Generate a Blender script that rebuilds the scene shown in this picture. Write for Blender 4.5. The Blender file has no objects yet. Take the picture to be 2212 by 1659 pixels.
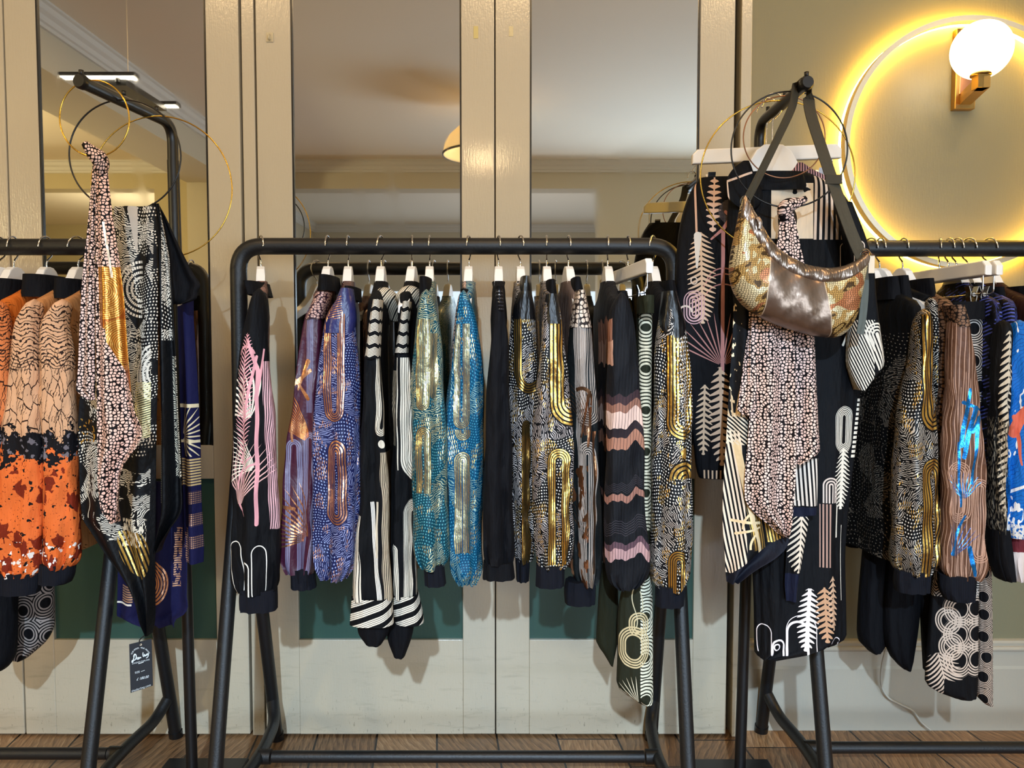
EXPOSURE = -0.96
import bpy, bmesh, math, random
from mathutils import Vector, Matrix
random.seed(7)
PI = math.pi
SC = bpy.context.scene
COL = SC.collection
# ------------------------------------------------------------------ camera model (frame 2212 x 1659)
F = 1662.0
CX, CY = 1106.0, 829.5
H = 1.14
PITCH = math.radians(2.8)
def W(px, py, Y):
    """world point at depth Y on the ray of pixel (px, py)"""
    a, b = (px - CX) / F, (CY - py) / F
    dy = math.cos(PITCH) + b * math.sin(PITCH)
    dz = -math.sin(PITCH) + b * math.cos(PITCH)
    t = Y / dy
    return Vector((a * t, Y, H + dz * t))
def PS(Y):
    return Y / F          # metres per pixel (near the horizon)
cam = bpy.data.cameras.new('camera')
cam.sensor_width = 36.0
cam.lens = 36.0 * F / 2212.0
cam.clip_start = 0.05
camo = bpy.data.objects.new('camera', cam)
COL.objects.link(camo)
camo.location = (0, 0, H)
camo.rotation_euler = (PI / 2 - PITCH, 0, 0)
SC.camera = camo
# ------------------------------------------------------------------ object helpers
def link(o, parent=None):
    COL.objects.link(o)
    if parent is not None:
        o.parent = parent
    return o
def tag(o, label=None, cat=None, group=None, kind=None):
    if label: o['label'] = label
    if cat: o['category'] = cat
    if group: o['group'] = group
    if kind: o['kind'] = kind
    return o
def thing(name, label, cat, loc=(0, 0, 0), group=None, rz=0.0):
    o = bpy.data.objects.new(name, None)
    o.empty_display_size = 0.05
    o.location = loc
    o.rotation_euler = (0, 0, rz)
    link(o)
    return tag(o, label, cat, group)
def mesh_obj(name, bm, mat, parent=None, smooth=True):
    """bmesh given in WORLD coordinates; parent is an unscaled empty or mesh"""
    bmesh.ops.recalc_face_normals(bm, faces=bm.faces[:])
    me = bpy.data.meshes.new(name)
    bm.to_mesh(me); bm.free()
    if smooth:
        for p in me.polygons: p.use_smooth = True
    if mat is not None: me.materials.append(mat)
    o = bpy.data.objects.new(name, me)
    link(o, parent)
    if parent is not None:
        m = Matrix.Identity(4); q = parent
        chain = []
        while q is not None:
            chain.append(q); q = q.parent
        for q in reversed(chain):
            m = m @ Matrix.LocRotScale(q.location, q.rotation_euler, q.scale)
        me.transform(m.inverted())
    return o
def flat(o):
    for p in o.data.polygons: p.use_smooth = False
    return o
def auto_smooth(o, ang=35):
    me = o.data
    bm = bmesh.new(); bm.from_mesh(me)
    for e in bm.edges:
        if len(e.link_faces) == 2 and e.calc_face_angle(0) > math.radians(ang): e.smooth = False
    bm.to_mesh(me); bm.free()
    return o
def b_box(bm, x0, x1, y0, y1, z0, z1, bev=0.0):
    r = bmesh.ops.create_cube(bm, size=1.0)
    vs = r['verts']
    for v in vs:
        v.co = Vector(((x0 + x1) / 2 + v.co.x * (x1 - x0), (y0 + y1) / 2 + v.co.y * (y1 - y0), (z0 + z1) / 2 + v.co.z * (z1 - z0)))
    if bev > 0:
        es = list({e for v in vs for e in v.link_edges})
        bmesh.ops.bevel(bm, geom=es, offset=bev, segments=2, affect='EDGES', profile=0.5)
    return bm
def box(name, x0, x1, y0, y1, z0, z1, mat, parent=None, bev=0.0):
    bm = bmesh.new(); b_box(bm, min(x0, x1), max(x0, x1), min(y0, y1), max(y0, y1), min(z0, z1), max(z0, z1), bev)
    return mesh_obj(name, bm, mat, parent, smooth=False)
def smooth_path(pts, sub=6, closed=False):
    """Catmull-Rom through points (Vectors)"""
    P = [Vector(p) for p in pts]; out = []
    n = len(P)
    rng = range(n if closed else n - 1)
    for i in rng:
        if closed:
            p0, p1, p2, p3 = P[(i - 1) % n], P[i], P[(i + 1) % n], P[(i + 2) % n]
        else:
            p0, p1, p2, p3 = P[max(i - 1, 0)], P[i], P[i + 1], P[min(i + 2, n - 1)]
        for k in range(sub):
            t = k / sub
            out.append(0.5 * ((2 * p1) + (p2 - p0) * t + (2 * p0 - 5 * p1 + 4 * p2 - p3) * t * t + (3 * p1 - p0 - 3 * p2 + p3) * t ** 3))
    if not closed: out.append(P[-1])
    return out
def b_tube(bm, pts, r, seg=14, closed=False, cap=True, flatten=None):
    """tube along pts; r number or list; flatten=(axis Vector, factor) squashes the section"""
    P = [Vector(p) for p in pts]; n = len(P)
    rings = []; nrm = None
    for i in range(n):
        if closed: t = (P[(i + 1) % n] - P[(i - 1) % n])
        else: t = P[min(i + 1, n - 1)] - P[max(i - 1, 0)]
        t = t.normalized()
        if nrm is None:
            nrm = t.cross(Vector((0, 0, 1)))
            if nrm.length < 0.1: nrm = t.cross(Vector((1, 0, 0)))
            nrm.normalize()
        else:
            nrm = (nrm - t * nrm.dot(t)).normalized()
        bn = t.cross(nrm).normalized()
        rr = r[i] if isinstance(r, (list, tuple)) else r
        ring = []
        for k in range(seg):
            a = 2 * PI * k / seg
            d = (nrm * math.cos(a) + bn * math.sin(a)) * rr
            if flatten is not None:
                ax, f = flatten
                d = d - ax * d.dot(ax) * (1 - f)
            ring.append(bm.verts.new(P[i] + d))
        rings.append(ring)
    m = n if closed else n - 1
    for i in range(m):
        A, B = rings[i], rings[(i + 1) % n]
        for k in range(seg):
            bm.faces.new((A[k], A[(k + 1) % seg], B[(k + 1) % seg], B[k]))
    if cap and not closed:
        bm.faces.new(rings[0][::-1]); bm.faces.new(rings[-1])
    return bm
def tube(name, pts, r, mat, parent=None, seg=14, closed=False, flatten=None):
    bm = bmesh.new(); b_tube(bm, pts, r, seg, closed, True, flatten)
    return auto_smooth(mesh_obj(name, bm, mat, parent), 50)
def fillet(pts, rad, seg=8):
    """polyline with rounded corners"""
    P = [Vector(p) for p in pts]; out = [P[0]]
    for i in range(1, len(P) - 1):
        a, b, c = P[i - 1], P[i], P[i + 1]
        d1, d2 = (a - b), (c - b)
        r = min(rad, d1.length * 0.48, d2.length * 0.48)
        s, e = b + d1.normalized() * r, b + d2.normalized() * r
        for k in range(seg + 1):
            t = k / seg
            out.append(s * (1 - t) ** 2 + b * 2 * t * (1 - t) + e * t * t)
    out.append(P[-1])
    return out
def b_extrude_poly(bm, pts, axis, d):
    """prism: polygon pts (Vectors) extruded by vector d*axis"""
    a = [bm.verts.new(p) for p in pts]
    b = [bm.verts.new(Vector(p) + Vector(axis) * d) for p in pts]
    bm.faces.new(a[::-1]); bm.faces.new(b)
    n = len(pts)
    for i in range(n): bm.faces.new((a[i], a[(i + 1) % n], b[(i + 1) % n], b[i]))
    return bm
def b_lathe(bm, prof, c, seg=40, axis='z'):
    """profile list (r, h) revolved about c"""
    rings = []
    for r, h in prof:
        ring = []
        for k in range(seg):
            a = 2 * PI * k / seg
            if axis == 'z': p = Vector((r * math.cos(a), r * math.sin(a), h))
            else: p = Vector((r * math.cos(a), h, r * math.sin(a)))
            ring.append(bm.verts.new(Vector(c) + p))
        rings.append(ring)
    for i in range(len(rings) - 1):
        for k in range(seg):
            bm.faces.new((rings[i][k], rings[i][(k + 1) % seg], rings[i + 1][(k + 1) % seg], rings[i + 1][k]))
    return bm
# ------------------------------------------------------------------ node maths
class V:
    nt = None
    __slots__ = ('s',)
    def __init__(self, s): self.s = s
    @staticmethod
    def m(op, *a, clamp=False):
        n = V.nt.nodes.new('ShaderNodeMath'); n.operation = op; n.use_clamp = clamp
        for i, x in enumerate(a):
            if isinstance(x, V): V.nt.links.new(x.s, n.inputs[i])
            else: n.inputs[i].default_value = float(x)
        return V(n.outputs[0])
    def __add__(s, o): return V.m('ADD', s, o)
    __radd__ = __add__
    def __sub__(s, o): return V.m('SUBTRACT', s, o)
    def __rsub__(s, o): return V.m('SUBTRACT', o, s)
    def __mul__(s, o): return V.m('MULTIPLY', s, o)
    __rmul__ = __mul__
    def __truediv__(s, o): return V.m('DIVIDE', s, o)
    def __neg__(s): return V.m('MULTIPLY', s, -1)
    def __lt__(s, o): return V.m('LESS_THAN', s, o)
    def __gt__(s, o): return V.m('GREATER_THAN', s, o)
def vabs(a): return V.m('ABSOLUTE', a)
def vmin(a, b): return V.m('MINIMUM', a, b)
def vmax(a, b): return V.m('MAXIMUM', a, b)
def vsin(a): return V.m('SINE', a)
def vcos(a): return V.m('COSINE', a)
def vfr(a): return V.m('FRACT', a)
def vfloor(a): return V.m('FLOOR', a)
def vmod(a, p): return V.m('FLOORED_MODULO', a, p)
def vat2(a, b): return V.m('ARCTAN2', a, b)
def vlen(a, b): return V.m('SQRT', V.m('MULTIPLY_ADD', a, a, b * b))
def band(x, a, b): return (x > a) * (x < b)
def vnot(a): return 1 - a
def vec(x, y, z=0.0):
    n = V.nt.nodes.new('ShaderNodeCombineXYZ')
    for i, q in enumerate((x, y, z)):
        if isinstance(q, V): V.nt.links.new(q.s, n.inputs[i])
        else: n.inputs[i].default_value = q
    return n.outputs[0]
def noise(x, y, scale, detail=2.0, rough=0.5):
    n = V.nt.nodes.new('ShaderNodeTexNoise'); n.noise_dimensions = '2D'
    n.inputs['Scale'].default_value = scale; n.inputs['Detail'].default_value = detail; n.inputs['Roughness'].default_value = rough
    V.nt.links.new(vec(x, y), n.inputs['Vector'])
    return V(n.outputs['Fac'] if 'Fac' in n.outputs else n.outputs[0])
def voro(x, y, scale, feature='F1', rnd=1.0, out='Distance'):
    n = V.nt.nodes.new('ShaderNodeTexVoronoi'); n.voronoi_dimensions = '2D'; n.feature = feature
    n.inputs['Scale'].default_value = scale; n.inputs['Randomness'].default_value = rnd
    V.nt.links.new(vec(x, y), n.inputs['Vector'])
    if out == 'Color':
        s = V.nt.nodes.new('ShaderNodeSeparateColor'); V.nt.links.new(n.outputs['Color'], s.inputs[0])
        return V(s.outputs[0]), V(s.outputs[1])
    return V(n.outputs[out])
def new_mat(name):
    m = bpy.data.materials.new(name); m.use_nodes = True
    nt = m.node_tree; b = nt.nodes['Principled BSDF']
    V.nt = nt
    return m, nt, b
def lin(h):
    h = h.lstrip('#')
    c = [int(h[i:i + 2], 16) / 255 for i in (0, 2, 4)]
    return tuple(x / 12.92 if x <= 0.04045 else ((x + 0.055) / 1.055) ** 2.4 for x in c) + (1.0,)
def plain(name, hexc, rough=0.6, metal=0.0, bump=0.0, bscale=60.0, var=0.0, spec=0.5, coat=0.0):
    m, nt, b = new_mat(name)
    c = lin(hexc)
    b.inputs['Base Color'].default_value = c
    b.inputs['Roughness'].default_value = rough
    b.inputs['Metallic'].default_value = metal
    b.inputs['Specular IOR Level'].default_value = spec
    b.inputs['Coat Weight'].default_value = coat
    tc = nt.nodes.new('ShaderNodeTexCoord')
    no = nt.nodes.new('ShaderNodeTexNoise'); no.inputs['Scale'].default_value = bscale; no.inputs['Detail'].default_value = 3
    nt.links.new(tc.outputs['Object'], no.inputs['Vector'])
    if var > 0:
        mr = nt.nodes.new('ShaderNodeMapRange'); mr.inputs[3].default_value = 1 - var; mr.inputs[4].default_value = 1 + var
        nt.links.new(no.outputs[0], mr.inputs[0])
        mx = nt.nodes.new('ShaderNodeMix'); mx.data_type = 'RGBA'; mx.blend_type = 'MULTIPLY'; mx.inputs[0].default_value = 1.0
        mx.inputs[6].default_value = c
        nt.links.new(mr.outputs[0], mx.inputs[7]); nt.links.new(mx.outputs[2], b.inputs['Base Color'])
    if bump > 0:
        bp = nt.nodes.new('ShaderNodeBump'); bp.inputs['Strength'].default_value = bump; bp.inputs['Distance'].default_value = 0.002
        nt.links.new(no.outputs[0], bp.inputs['Height']); nt.links.new(bp.outputs[0], b.inputs['Normal'])
    return m
def emit(name, hexc, strength):
    m, nt, b = new_mat(name)
    b.inputs['Base Color'].default_value = lin(hexc)
    b.inputs['Emission Color'].default_value = lin(hexc)
    b.inputs['Emission Strength'].default_value = strength
    return m
# ================================================================== THE ROOM
DY = 2.200            # face of the doors
WY = 2.255            # face of the wall beside them
ZC = 2.94             # ceiling
def paint_mat(name, hexc, rough=0.33, brush=0.35, worn=0.0):
    m, nt, b = new_mat(name)
    tc = nt.nodes.new('ShaderNodeTexCoord')
    sp = nt.nodes.new('ShaderNodeSeparateXYZ'); nt.links.new(tc.outputs['Object'], sp.inputs[0])
    x, y, z = V(sp.outputs[0]), V(sp.outputs[1]), V(sp.outputs[2])
    n1 = noise(x * 55.0 + y * 55.0, z * 7.0, 4.0, 3.0, 0.6)      # vertical brush marks
    n2 = noise(x + y, z, 160.0, 2.0)
    hgt = n1 * 0.75 + n2 * 0.35
    bp = nt.nodes.new('ShaderNodeBump'); bp.inputs['Strength'].default_value = brush; bp.inputs['Distance'].default_value = 0.0016
    nt.links.new(hgt.s, bp.inputs['Height']); nt.links.new(bp.outputs[0], b.inputs['Normal'])
    b.inputs['Coat Weight'].default_value = 0.5 if rough < 0.25 else 0.0; b.inputs['Coat Roughness'].default_value = 0.07
    bc = nt.nodes.new('ShaderNodeBump'); bc.inputs['Strength'].default_value = brush * 0.22; bc.inputs['Distance'].default_value = 0.0016
    nt.links.new(hgt.s, bc.inputs['Height']); nt.links.new(bc.outputs[0], b.inputs['Coat Normal'])
    b.inputs['Roughness'].default_value = rough
    c = lin(hexc)
    if worn > 0:
        sc = noise(x * 3.0, z, 40.0, 4.0, 0.7)
        sm = noise(x, z * 6.0, 9.0, 3.0, 0.6)
        mk = (sc > 0.67) * vmax(0.0, 1 - z * 5.0) * 0.6 + vmax(0.0, sm - 0.58) * vmax(0.0, 1 - z * 2.2) * 1.5
        mx = nt.nodes.new('ShaderNodeMix'); mx.data_type = 'RGBA'
        mx.inputs[6].default_value = c; mx.inputs[7].default_value = lin('#5d5343')
        nt.links.new(V.m('MULTIPLY', mk, worn, clamp=True).s, mx.inputs[0]); nt.links.new(mx.outputs[2], b.inputs['Base Color'])
    else:
        b.inputs['Base Color'].default_value = c
    return m
M_DOOR = paint_mat('cream_gloss_paint', '#C2B7A0', 0.20, 0.40, 0.8)
M_WALL = paint_mat('olive_beige_wall', '#7E785B', 0.5, 0.25)
M_SKIRT = paint_mat('skirting_paint', '#B3AC9C', 0.20, 0.3)
M_GREEN = paint_mat('green_panel_paint', '#2F4F45', 0.4, 0.15)
M_CEIL = plain('ceiling_paint', '#EEE4D2', 0.8, bump=0.1, bscale=90)
M_CORN = plain('cornice_paint', '#DCDBD6', 0.7)
M_BACK = plain('back_wall_paint', '#CFC8B4', 0.8, bump=0.1, bscale=70)
M_YELLOW = plain('warm_room_paint', '#C8BC98', 0.8, bump=0.1, bscale=70)
M_GAP = plain('dark_gap', '#14110d', 0.9)
M_LEDGE = plain('mirror_edge', '#0d0d0f', 0.3)
def floor_mat():
    m, nt, b = new_mat('oak_planks')
    tc = nt.nodes.new('ShaderNodeTexCoord')
    sp = nt.nodes.new('ShaderNodeSeparateXYZ'); nt.links.new(tc.outputs['Object'], sp.inputs[0])
    x, y = V(sp.outputs[0]), V(sp.outputs[1])
    xr = x + y * 0.10
    w = 0.175
    col = vfloor(xr / w)
    fx = vfr(xr / w)
    ysh = y + vfr(vsin(col * 12.9898) * 437.58) * 1.1
    row = vfloor(ysh / 0.62)
    rnd = vfr(vsin(col * 78.233 + row * 37.719) * 4375.85)
    rnd2 = vfr(rnd * 17.31)
    # grain along the board or across it, as the old boards vary
    ang = rnd * 1.1 - 0.55
    ga = x * vcos(ang) + y * vsin(ang); gb = y * vcos(ang) - x * vsin(ang)
    warp = noise(ga + rnd * 9.0, gb * 0.5, 9.0, 3.0)
    gr = vfr((ga + warp * 0.06) * 46.0)
    gr2 = noise(ga * 12.0 + rnd * 5.0, gb * 1.2, 16.0, 4.0, 0.65)
    t = vmin(1.0, vmax(0.0, gr * 0.28 + gr2 * 0.85 - 0.22 + (rnd2 - 0.5) * 0.35))
    rp = nt.nodes.new('ShaderNodeValToRGB')
    e = rp.color_ramp.elements
    e[0].position = 0.05; e[0].color = lin('#573E28')
    e[1].position = 0.95; e[1].color = lin('#C8A67E')
    q = e.new(0.5); q.color = lin('#97734F')
    nt.links.new(t.s, rp.inputs[0])
    gap = vmax(vmax(fx < 0.016, fx > 0.984), vfr(ysh / 0.62) < 0.008)
    mx = nt.nodes.new('ShaderNodeMix'); mx.data_type = 'RGBA'; nt.links.new(gap.s, mx.inputs[0])
    nt.links.new(rp.outputs[0], mx.inputs[6]); mx.inputs[7].default_value = lin('#1A120C')
    nt.links.new(mx.outputs[2], b.inputs['Base Color'])
    b.inputs['Roughness'].default_value = 0.42
    bp = nt.nodes.new('ShaderNodeBump'); bp.inputs['Strength'].default_value = 0.35; bp.inputs['Distance'].default_value = 0.002
    nt.links.new((t - gap * 1.5).s, bp.inputs['Height']); nt.links.new(bp.outputs[0], b.inputs['Normal'])
    return m
def struct(o): return tag(o, kind='structure')
struct(box('floor', -7.1, 3.6, -7.2, 2.6, -0.05, 0.0, floor_mat()))
struct(box('ceiling', -7.1, 3.6, -7.2, 2.6, ZC, ZC + 0.06, M_CEIL))
M_MIRROR, _nt, _b = new_mat('aged_mirror_glass')
_b.inputs['Metallic'].default_value = 1.0; _b.inputs['Base Color'].default_value = (0.80, 0.81, 0.79, 1)
_tc = _nt.nodes.new('ShaderNodeTexCoord'); _sp = _nt.nodes.new('ShaderNodeSeparateXYZ'); _nt.links.new(_tc.outputs['Object'], _sp.inputs[0])
_x, _z = V(_sp.outputs[0]), V(_sp.outputs[2])
_sm = noise(_x * 5.0, _z * 1.6 + _x * 2.5, 2.2, 3.0)
_nt.links.new((vmax(0.0, _sm - 0.55) * 0.25 + 0.015).s, _b.inputs['Roughness'])
# ---- doors (frame of stiles and rails, mirror above, painted panel below)
ZD0, ZD1 = 0.006, 2.80
Z_G0, Z_G1, Z_M0 = 0.287, 0.759, 0.856
def door(n, x0, x1, px0, px1, desc=None):
    d = thing('door_%d' % n, None, None, ((x0 + x1) / 2, DY, 0)); struct(d)
    bm = bmesh.new()
    t = 0.045
    b_box(bm, x0, px0, DY, DY + t, ZD0, ZD1, 0.0025)
    b_box(bm, px1, x1, DY, DY + t, ZD0, ZD1, 0.0025)
    b_box(bm, px0, px1, DY, DY + t, ZD0, Z_G0, 0.0015)
    b_box(bm, px0, px1, DY, DY + t, Z_G1, Z_M0, 0.0015)
    b_box(bm, px0, px1, DY, DY + t, 2.72, ZD1, 0.0015)
    struct(mesh_obj('door_frame', bm, M_DOOR, d, False))
    struct(box('mirror_panel', px0 - 0.002, px1 + 0.002, DY + 0.006, DY + 0.012, Z_M0 - 0.002, 2.722, M_MIRROR, d))
    bm = bmesh.new()
    e = 0.004
    for a, b_ in ((px0, px0 + e), (px1 - e, px1)):
        b_box(bm, a, b_, DY - 0.0005, DY + 0.0058, Z_M0, 2.72)
    struct(mesh_obj('mirror_edge', bm, M_LEDGE, d, False))
    struct(box('lower_panel', px0 - 0.002, px1 + 0.002, DY + 0.012, DY + 0.02, Z_G0 - 0.002, Z_G1 + 0.002, M_GREEN, d))
    return d
door(1, -2.075, -1.4265, -1.98, -1.515)
door(2, -1.4225, -0.7665, -1.333, -0.859)
door(3, -0.7185, -0.0495, -0.620, -0.143)
door(4, -0.0465, 0.6255, 0.051, 0.527)
# post and stops between the pairs
struct(box('trim_1', -0.7600, -0.7250, DY + 0.004, DY + 0.06, 0, 2.9, M_DOOR, None, 0.002))
struct(box('trim_2', 0.6420, 0.6720, DY - 0.004, DY + 0.07, 0, 2.9, M_DOOR, None, 0.002))
struct(box('trim_3', -2.12, -2.08, DY + 0.004, DY + 0.06, 0, 2.9, M_DOOR, None, 0.002))
# dark space behind the doors' gaps, and the wall over them
struct(box('wall_behind_doors', -2.6, 0.68, DY + 0.062, DY + 0.1, 0, ZC, M_GAP))
struct(box('trim_4', -2.12, 0.672, DY + 0.0, DY + 0.06, 2.803, ZC, M_DOOR))
struct(box('wall_right_of_doors', 0.664, 3.6, WY, WY + 0.1, 0, ZC, M_WALL))
struct(box('wall_left_of_doors', -3.0, -2.12, DY + 0.02, DY + 0.1, 0, ZC, M_WALL))
# skirting with two steps and a bead
bm = bmesh.new()
prof = [(0, 0.0), (-0.022, 0.0), (-0.022, 0.186), (-0.018, 0.194), (-0.016, 0.236), (-0.024, 0.240), (-0.026, 0.246), (-0.022, 0.252), (-0.015, 0.254), (-0.017, 0.262), (-0.012, 0.268), (0, 0.270)]
b_extrude_poly(bm, [Vector((0.672, WY + a, z)) for a, z in prof], (1, 0, 0), 2.92)
struct(mesh_obj('baseboard_right', bm, M_SKIRT, None, False))
# mend marks and cover plates on the stiles
M_TAPE = plain('yellowed_tape', '#CDBB78', 0.4)
def sticker(name, label, px, py, w, h, mat):
    p = W(px, py, DY)
    return tag(box(name, p.x - w / 2, p.x + w / 2, DY - 0.0012, DY - 0.0002, p.z - h / 2, p.z + h / 2, mat, None, 0.0004), label, 'tape')
sticker('tape_scrap', 'yellowed tape scrap high on the stile beside the middle mirror', 1028, 70, 0.013, 0.034, M_TAPE)
sticker('tape_scrap', 'faint yellow tape scrap high on the stile beside the third mirror', 1104, 68, 0.012, 0.028, paint_mat('pale_tape', '#CFC095', 0.3))
t = thing('hook_mount', 'small square clear hook stuck on the stile by the door post', 'hook', W(583, 81, DY))
p = W(583, 81, DY)
M_CLEAR = paint_mat('clear_plastic', '#CBBD9B', 0.12)
box('base_plate', p.x - 0.010, p.x + 0.010, DY - 0.003, DY - 0.0003, p.z - 0.013, p.z + 0.013, M_CLEAR, t, 0.001)
bm = bmesh.new(); b_tube(bm, [p + Vector((0, -0.0035, 0.006)), p + Vector((0, -0.010, 0.002)), p + Vector((0, -0.011, -0.006)), p + Vector((0, -0.0045, -0.008))], 0.0028, 8)
mesh_obj('hook', bm, M_CLEAR, t)
# ---- the room behind the camera, seen in the mirrors
XL = -2.5
struct(box('wall_left_header', XL - 0.44, XL, -2.62, 1.95, 2.62, ZC, M_BACK))
struct(box('wall_left_pier', XL - 0.44, XL, -3.2, -2.62, 0, ZC, M_BACK))
struct(box('wall_left_end', XL - 0.44, XL, 1.95, 2.3, 0, ZC, M_BACK))
def cornice(name, a, b, out):
    """stepped cornice from a to b under the ceiling; out = direction into the room"""
    a, b, out = Vector(a), Vector(b), Vector(out)
    pr = [(0, 0), (0.085, 0), (0.085, -0.012), (0.07, -0.018), (0.062, -0.045), (0.04, -0.06), (0.032, -0.085), (0.018, -0.09), (0.018, -0.11), (0, -0.11)]
    bm = bmesh.new()
    b_extrude_poly(bm, [a + out * q + Vector((0, 0, z)) for q, z in pr], (b - a).normalized(), (b - a).length)
    return struct(mesh_obj(name, bm, M_CORN, None, False))
cornice('trim_5', (XL, 2.2, ZC), (XL, -3.17, ZC), (1, 0, 0))
YB = -3.17
struct(box('wall_back_header', XL - 0.4, 3.6, YB - 0.22, YB, 2.675, ZC, M_BACK))
struct(box('wall_back_pier', 0.84, 1.0, YB - 0.22, YB, 0, 2.675, M_BACK))
struct(box('wall_back_end', XL - 0.4, -2.25, YB - 0.22, YB, 0, 2.675, M_BACK))
struct(box('wall_back_low', 1.0, 3.6, YB - 0.22, YB, 0, 0.5, M_BACK))
struct(box('wall_back_top', 1.0, 3.6, YB - 0.22, YB, 1.78, 2.675, M_BACK))
cornice('trim_6', (XL, YB, ZC), (3.6, YB, ZC), (0, 1, 0))
struct(box('wall_right', 3.5, 3.6, -7.2, 2.4, 0, ZC, M_BACK))
# second room beyond the wide opening
struct(box('wall_far', -3.1, 3.6, -7.2, -7.1, 0, ZC, M_BACK))
struct(box('wall_far_left', -3.1, -2.95, -7.2, YB - 0.22, 0, ZC, M_BACK))
cornice('trim_7', (-2.95, YB - 0.22, ZC), (-2.95, -7.1, ZC), (1, 0, 0))
cornice('trim_8', (-2.95, -7.1, ZC), (3.5, -7.1, ZC), (0, 1, 0))
# warm side room on the left
struct(box('wall_side_far', -7.1, -7.0, -7.2, 2.4, 0, ZC, M_YELLOW))
struct(box('wall_side_back', -7.0, -3.1, -3.4, -3.2, 2.68, ZC, M_YELLOW))
struct(box('wall_side_pier', -3.5, -2.94, -3.4, -3.2, 0, 2.68, M_YELLOW))
struct(box('wall_side_rear', -7.0, -3.1, -7.2, -7.1, 0, ZC, M_YELLOW))
struct(box('wall_side_front', -7.0, -2.92, 2.3, 2.4, 0, ZC, M_YELLOW))
cornice('trim_10', (-7.0, -3.2, ZC), (-2.94, -3.2, ZC), (0, 1, 0))
# window in the back wall beside the opening: frame, panes
M_WFR = plain('window_frame_paint', '#D8D5CC', 0.4)
wn = thing('window_1', None, None, (2.4, YB, 0)); struct(wn)
bm = bmesh.new()
for x0, x1, z0, z1 in ((1.0, 1.06, 0.5, 1.78), (3.43, 3.5, 0.5, 1.78), (2.2, 2.26, 0.5, 1.78), (1.06, 3.43, 0.5, 0.57), (1.06, 3.43, 1.72, 1.78)):
    b_box(bm, x0, x1, YB - 0.16, YB - 0.10, z0, z1)
struct(mesh_obj('window_frame', bm, M_WFR, wn, False))
m, nt, b = new_mat('window_glass'); b.inputs['Transmission Weight'].default_value = 1.0; b.inputs['Roughness'].default_value = 0.0; b.inputs['IOR'].default_value = 1.02
struct(box('window_pane', 1.06, 3.43, YB - 0.135, YB - 0.131, 0.57, 1.72, m, wn))
# ================================================================== LIGHT
def area(name, loc, rot, sx, sy, power, col):
    l = bpy.data.lights.new(name, 'AREA'); l.shape = 'RECTANGLE'; l.size = sx; l.size_y = sy; l.energy = power; l.color = col
    o = bpy.data.objects.new(name, l); o.location = loc; o.rotation_euler = rot; COL.objects.link(o); return o
def point(name, loc, power, col, r=0.05):
    l = bpy.data.lights.new(name, 'POINT'); l.energy = power; l.color = col; l.shadow_soft_size = r
    o = bpy.data.objects.new(name, l); o.location = loc; COL.objects.link(o); return o
wd = bpy.data.worlds.new('world'); SC.world = wd; wd.use_nodes = True
wd.node_tree.nodes['Background'].inputs[0].default_value = (0.75, 0.87, 1.0, 1)
wd.node_tree.nodes['Background'].inputs[1].default_value = 1.0
DAY = (0.62, 0.80, 1.0)
WARM = (1.0, 0.67, 0.33)
# daylight: through the window; added cool area light before the second room's far wall
area('daylight_window', (2.2, YB - 0.04, 1.1), (PI / 2, 0, 0), 2.3, 1.2, 260, DAY)
area('far_room_cool_area', (0.2, -7.0, 1.1), (PI / 2, 0, 0), 5.4, 1.7, 70, DAY)
point('far_room_fill', (0.3, -4.6, 1.15), 90, (0.93, 0.95, 1.0), 0.2)  # added fill to brighten the far room, no lamp is built here

# cool spot added behind the viewer for bluish light low on the doors
def spot(name, loc, aim, power, col, ang, r=0.09):
    l = bpy.data.lights.new(name, 'SPOT'); l.energy = power; l.color = col; l.spot_size = math.radians(ang); l.spot_blend = 1.0; l.shadow_soft_size = r
    o = bpy.data.objects.new(name, l); o.location = loc
    o.rotation_euler = (Vector(aim) - Vector(loc)).to_track_quat('-Z', 'Y').to_euler(); COL.objects.link(o); return o
spot('added_cool_spot', (-0.15, -2.4, 2.8), (-0.10, 2.2, 0.05), 1700, (0.56, 0.77, 1.0), 50, 0.04)
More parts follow.
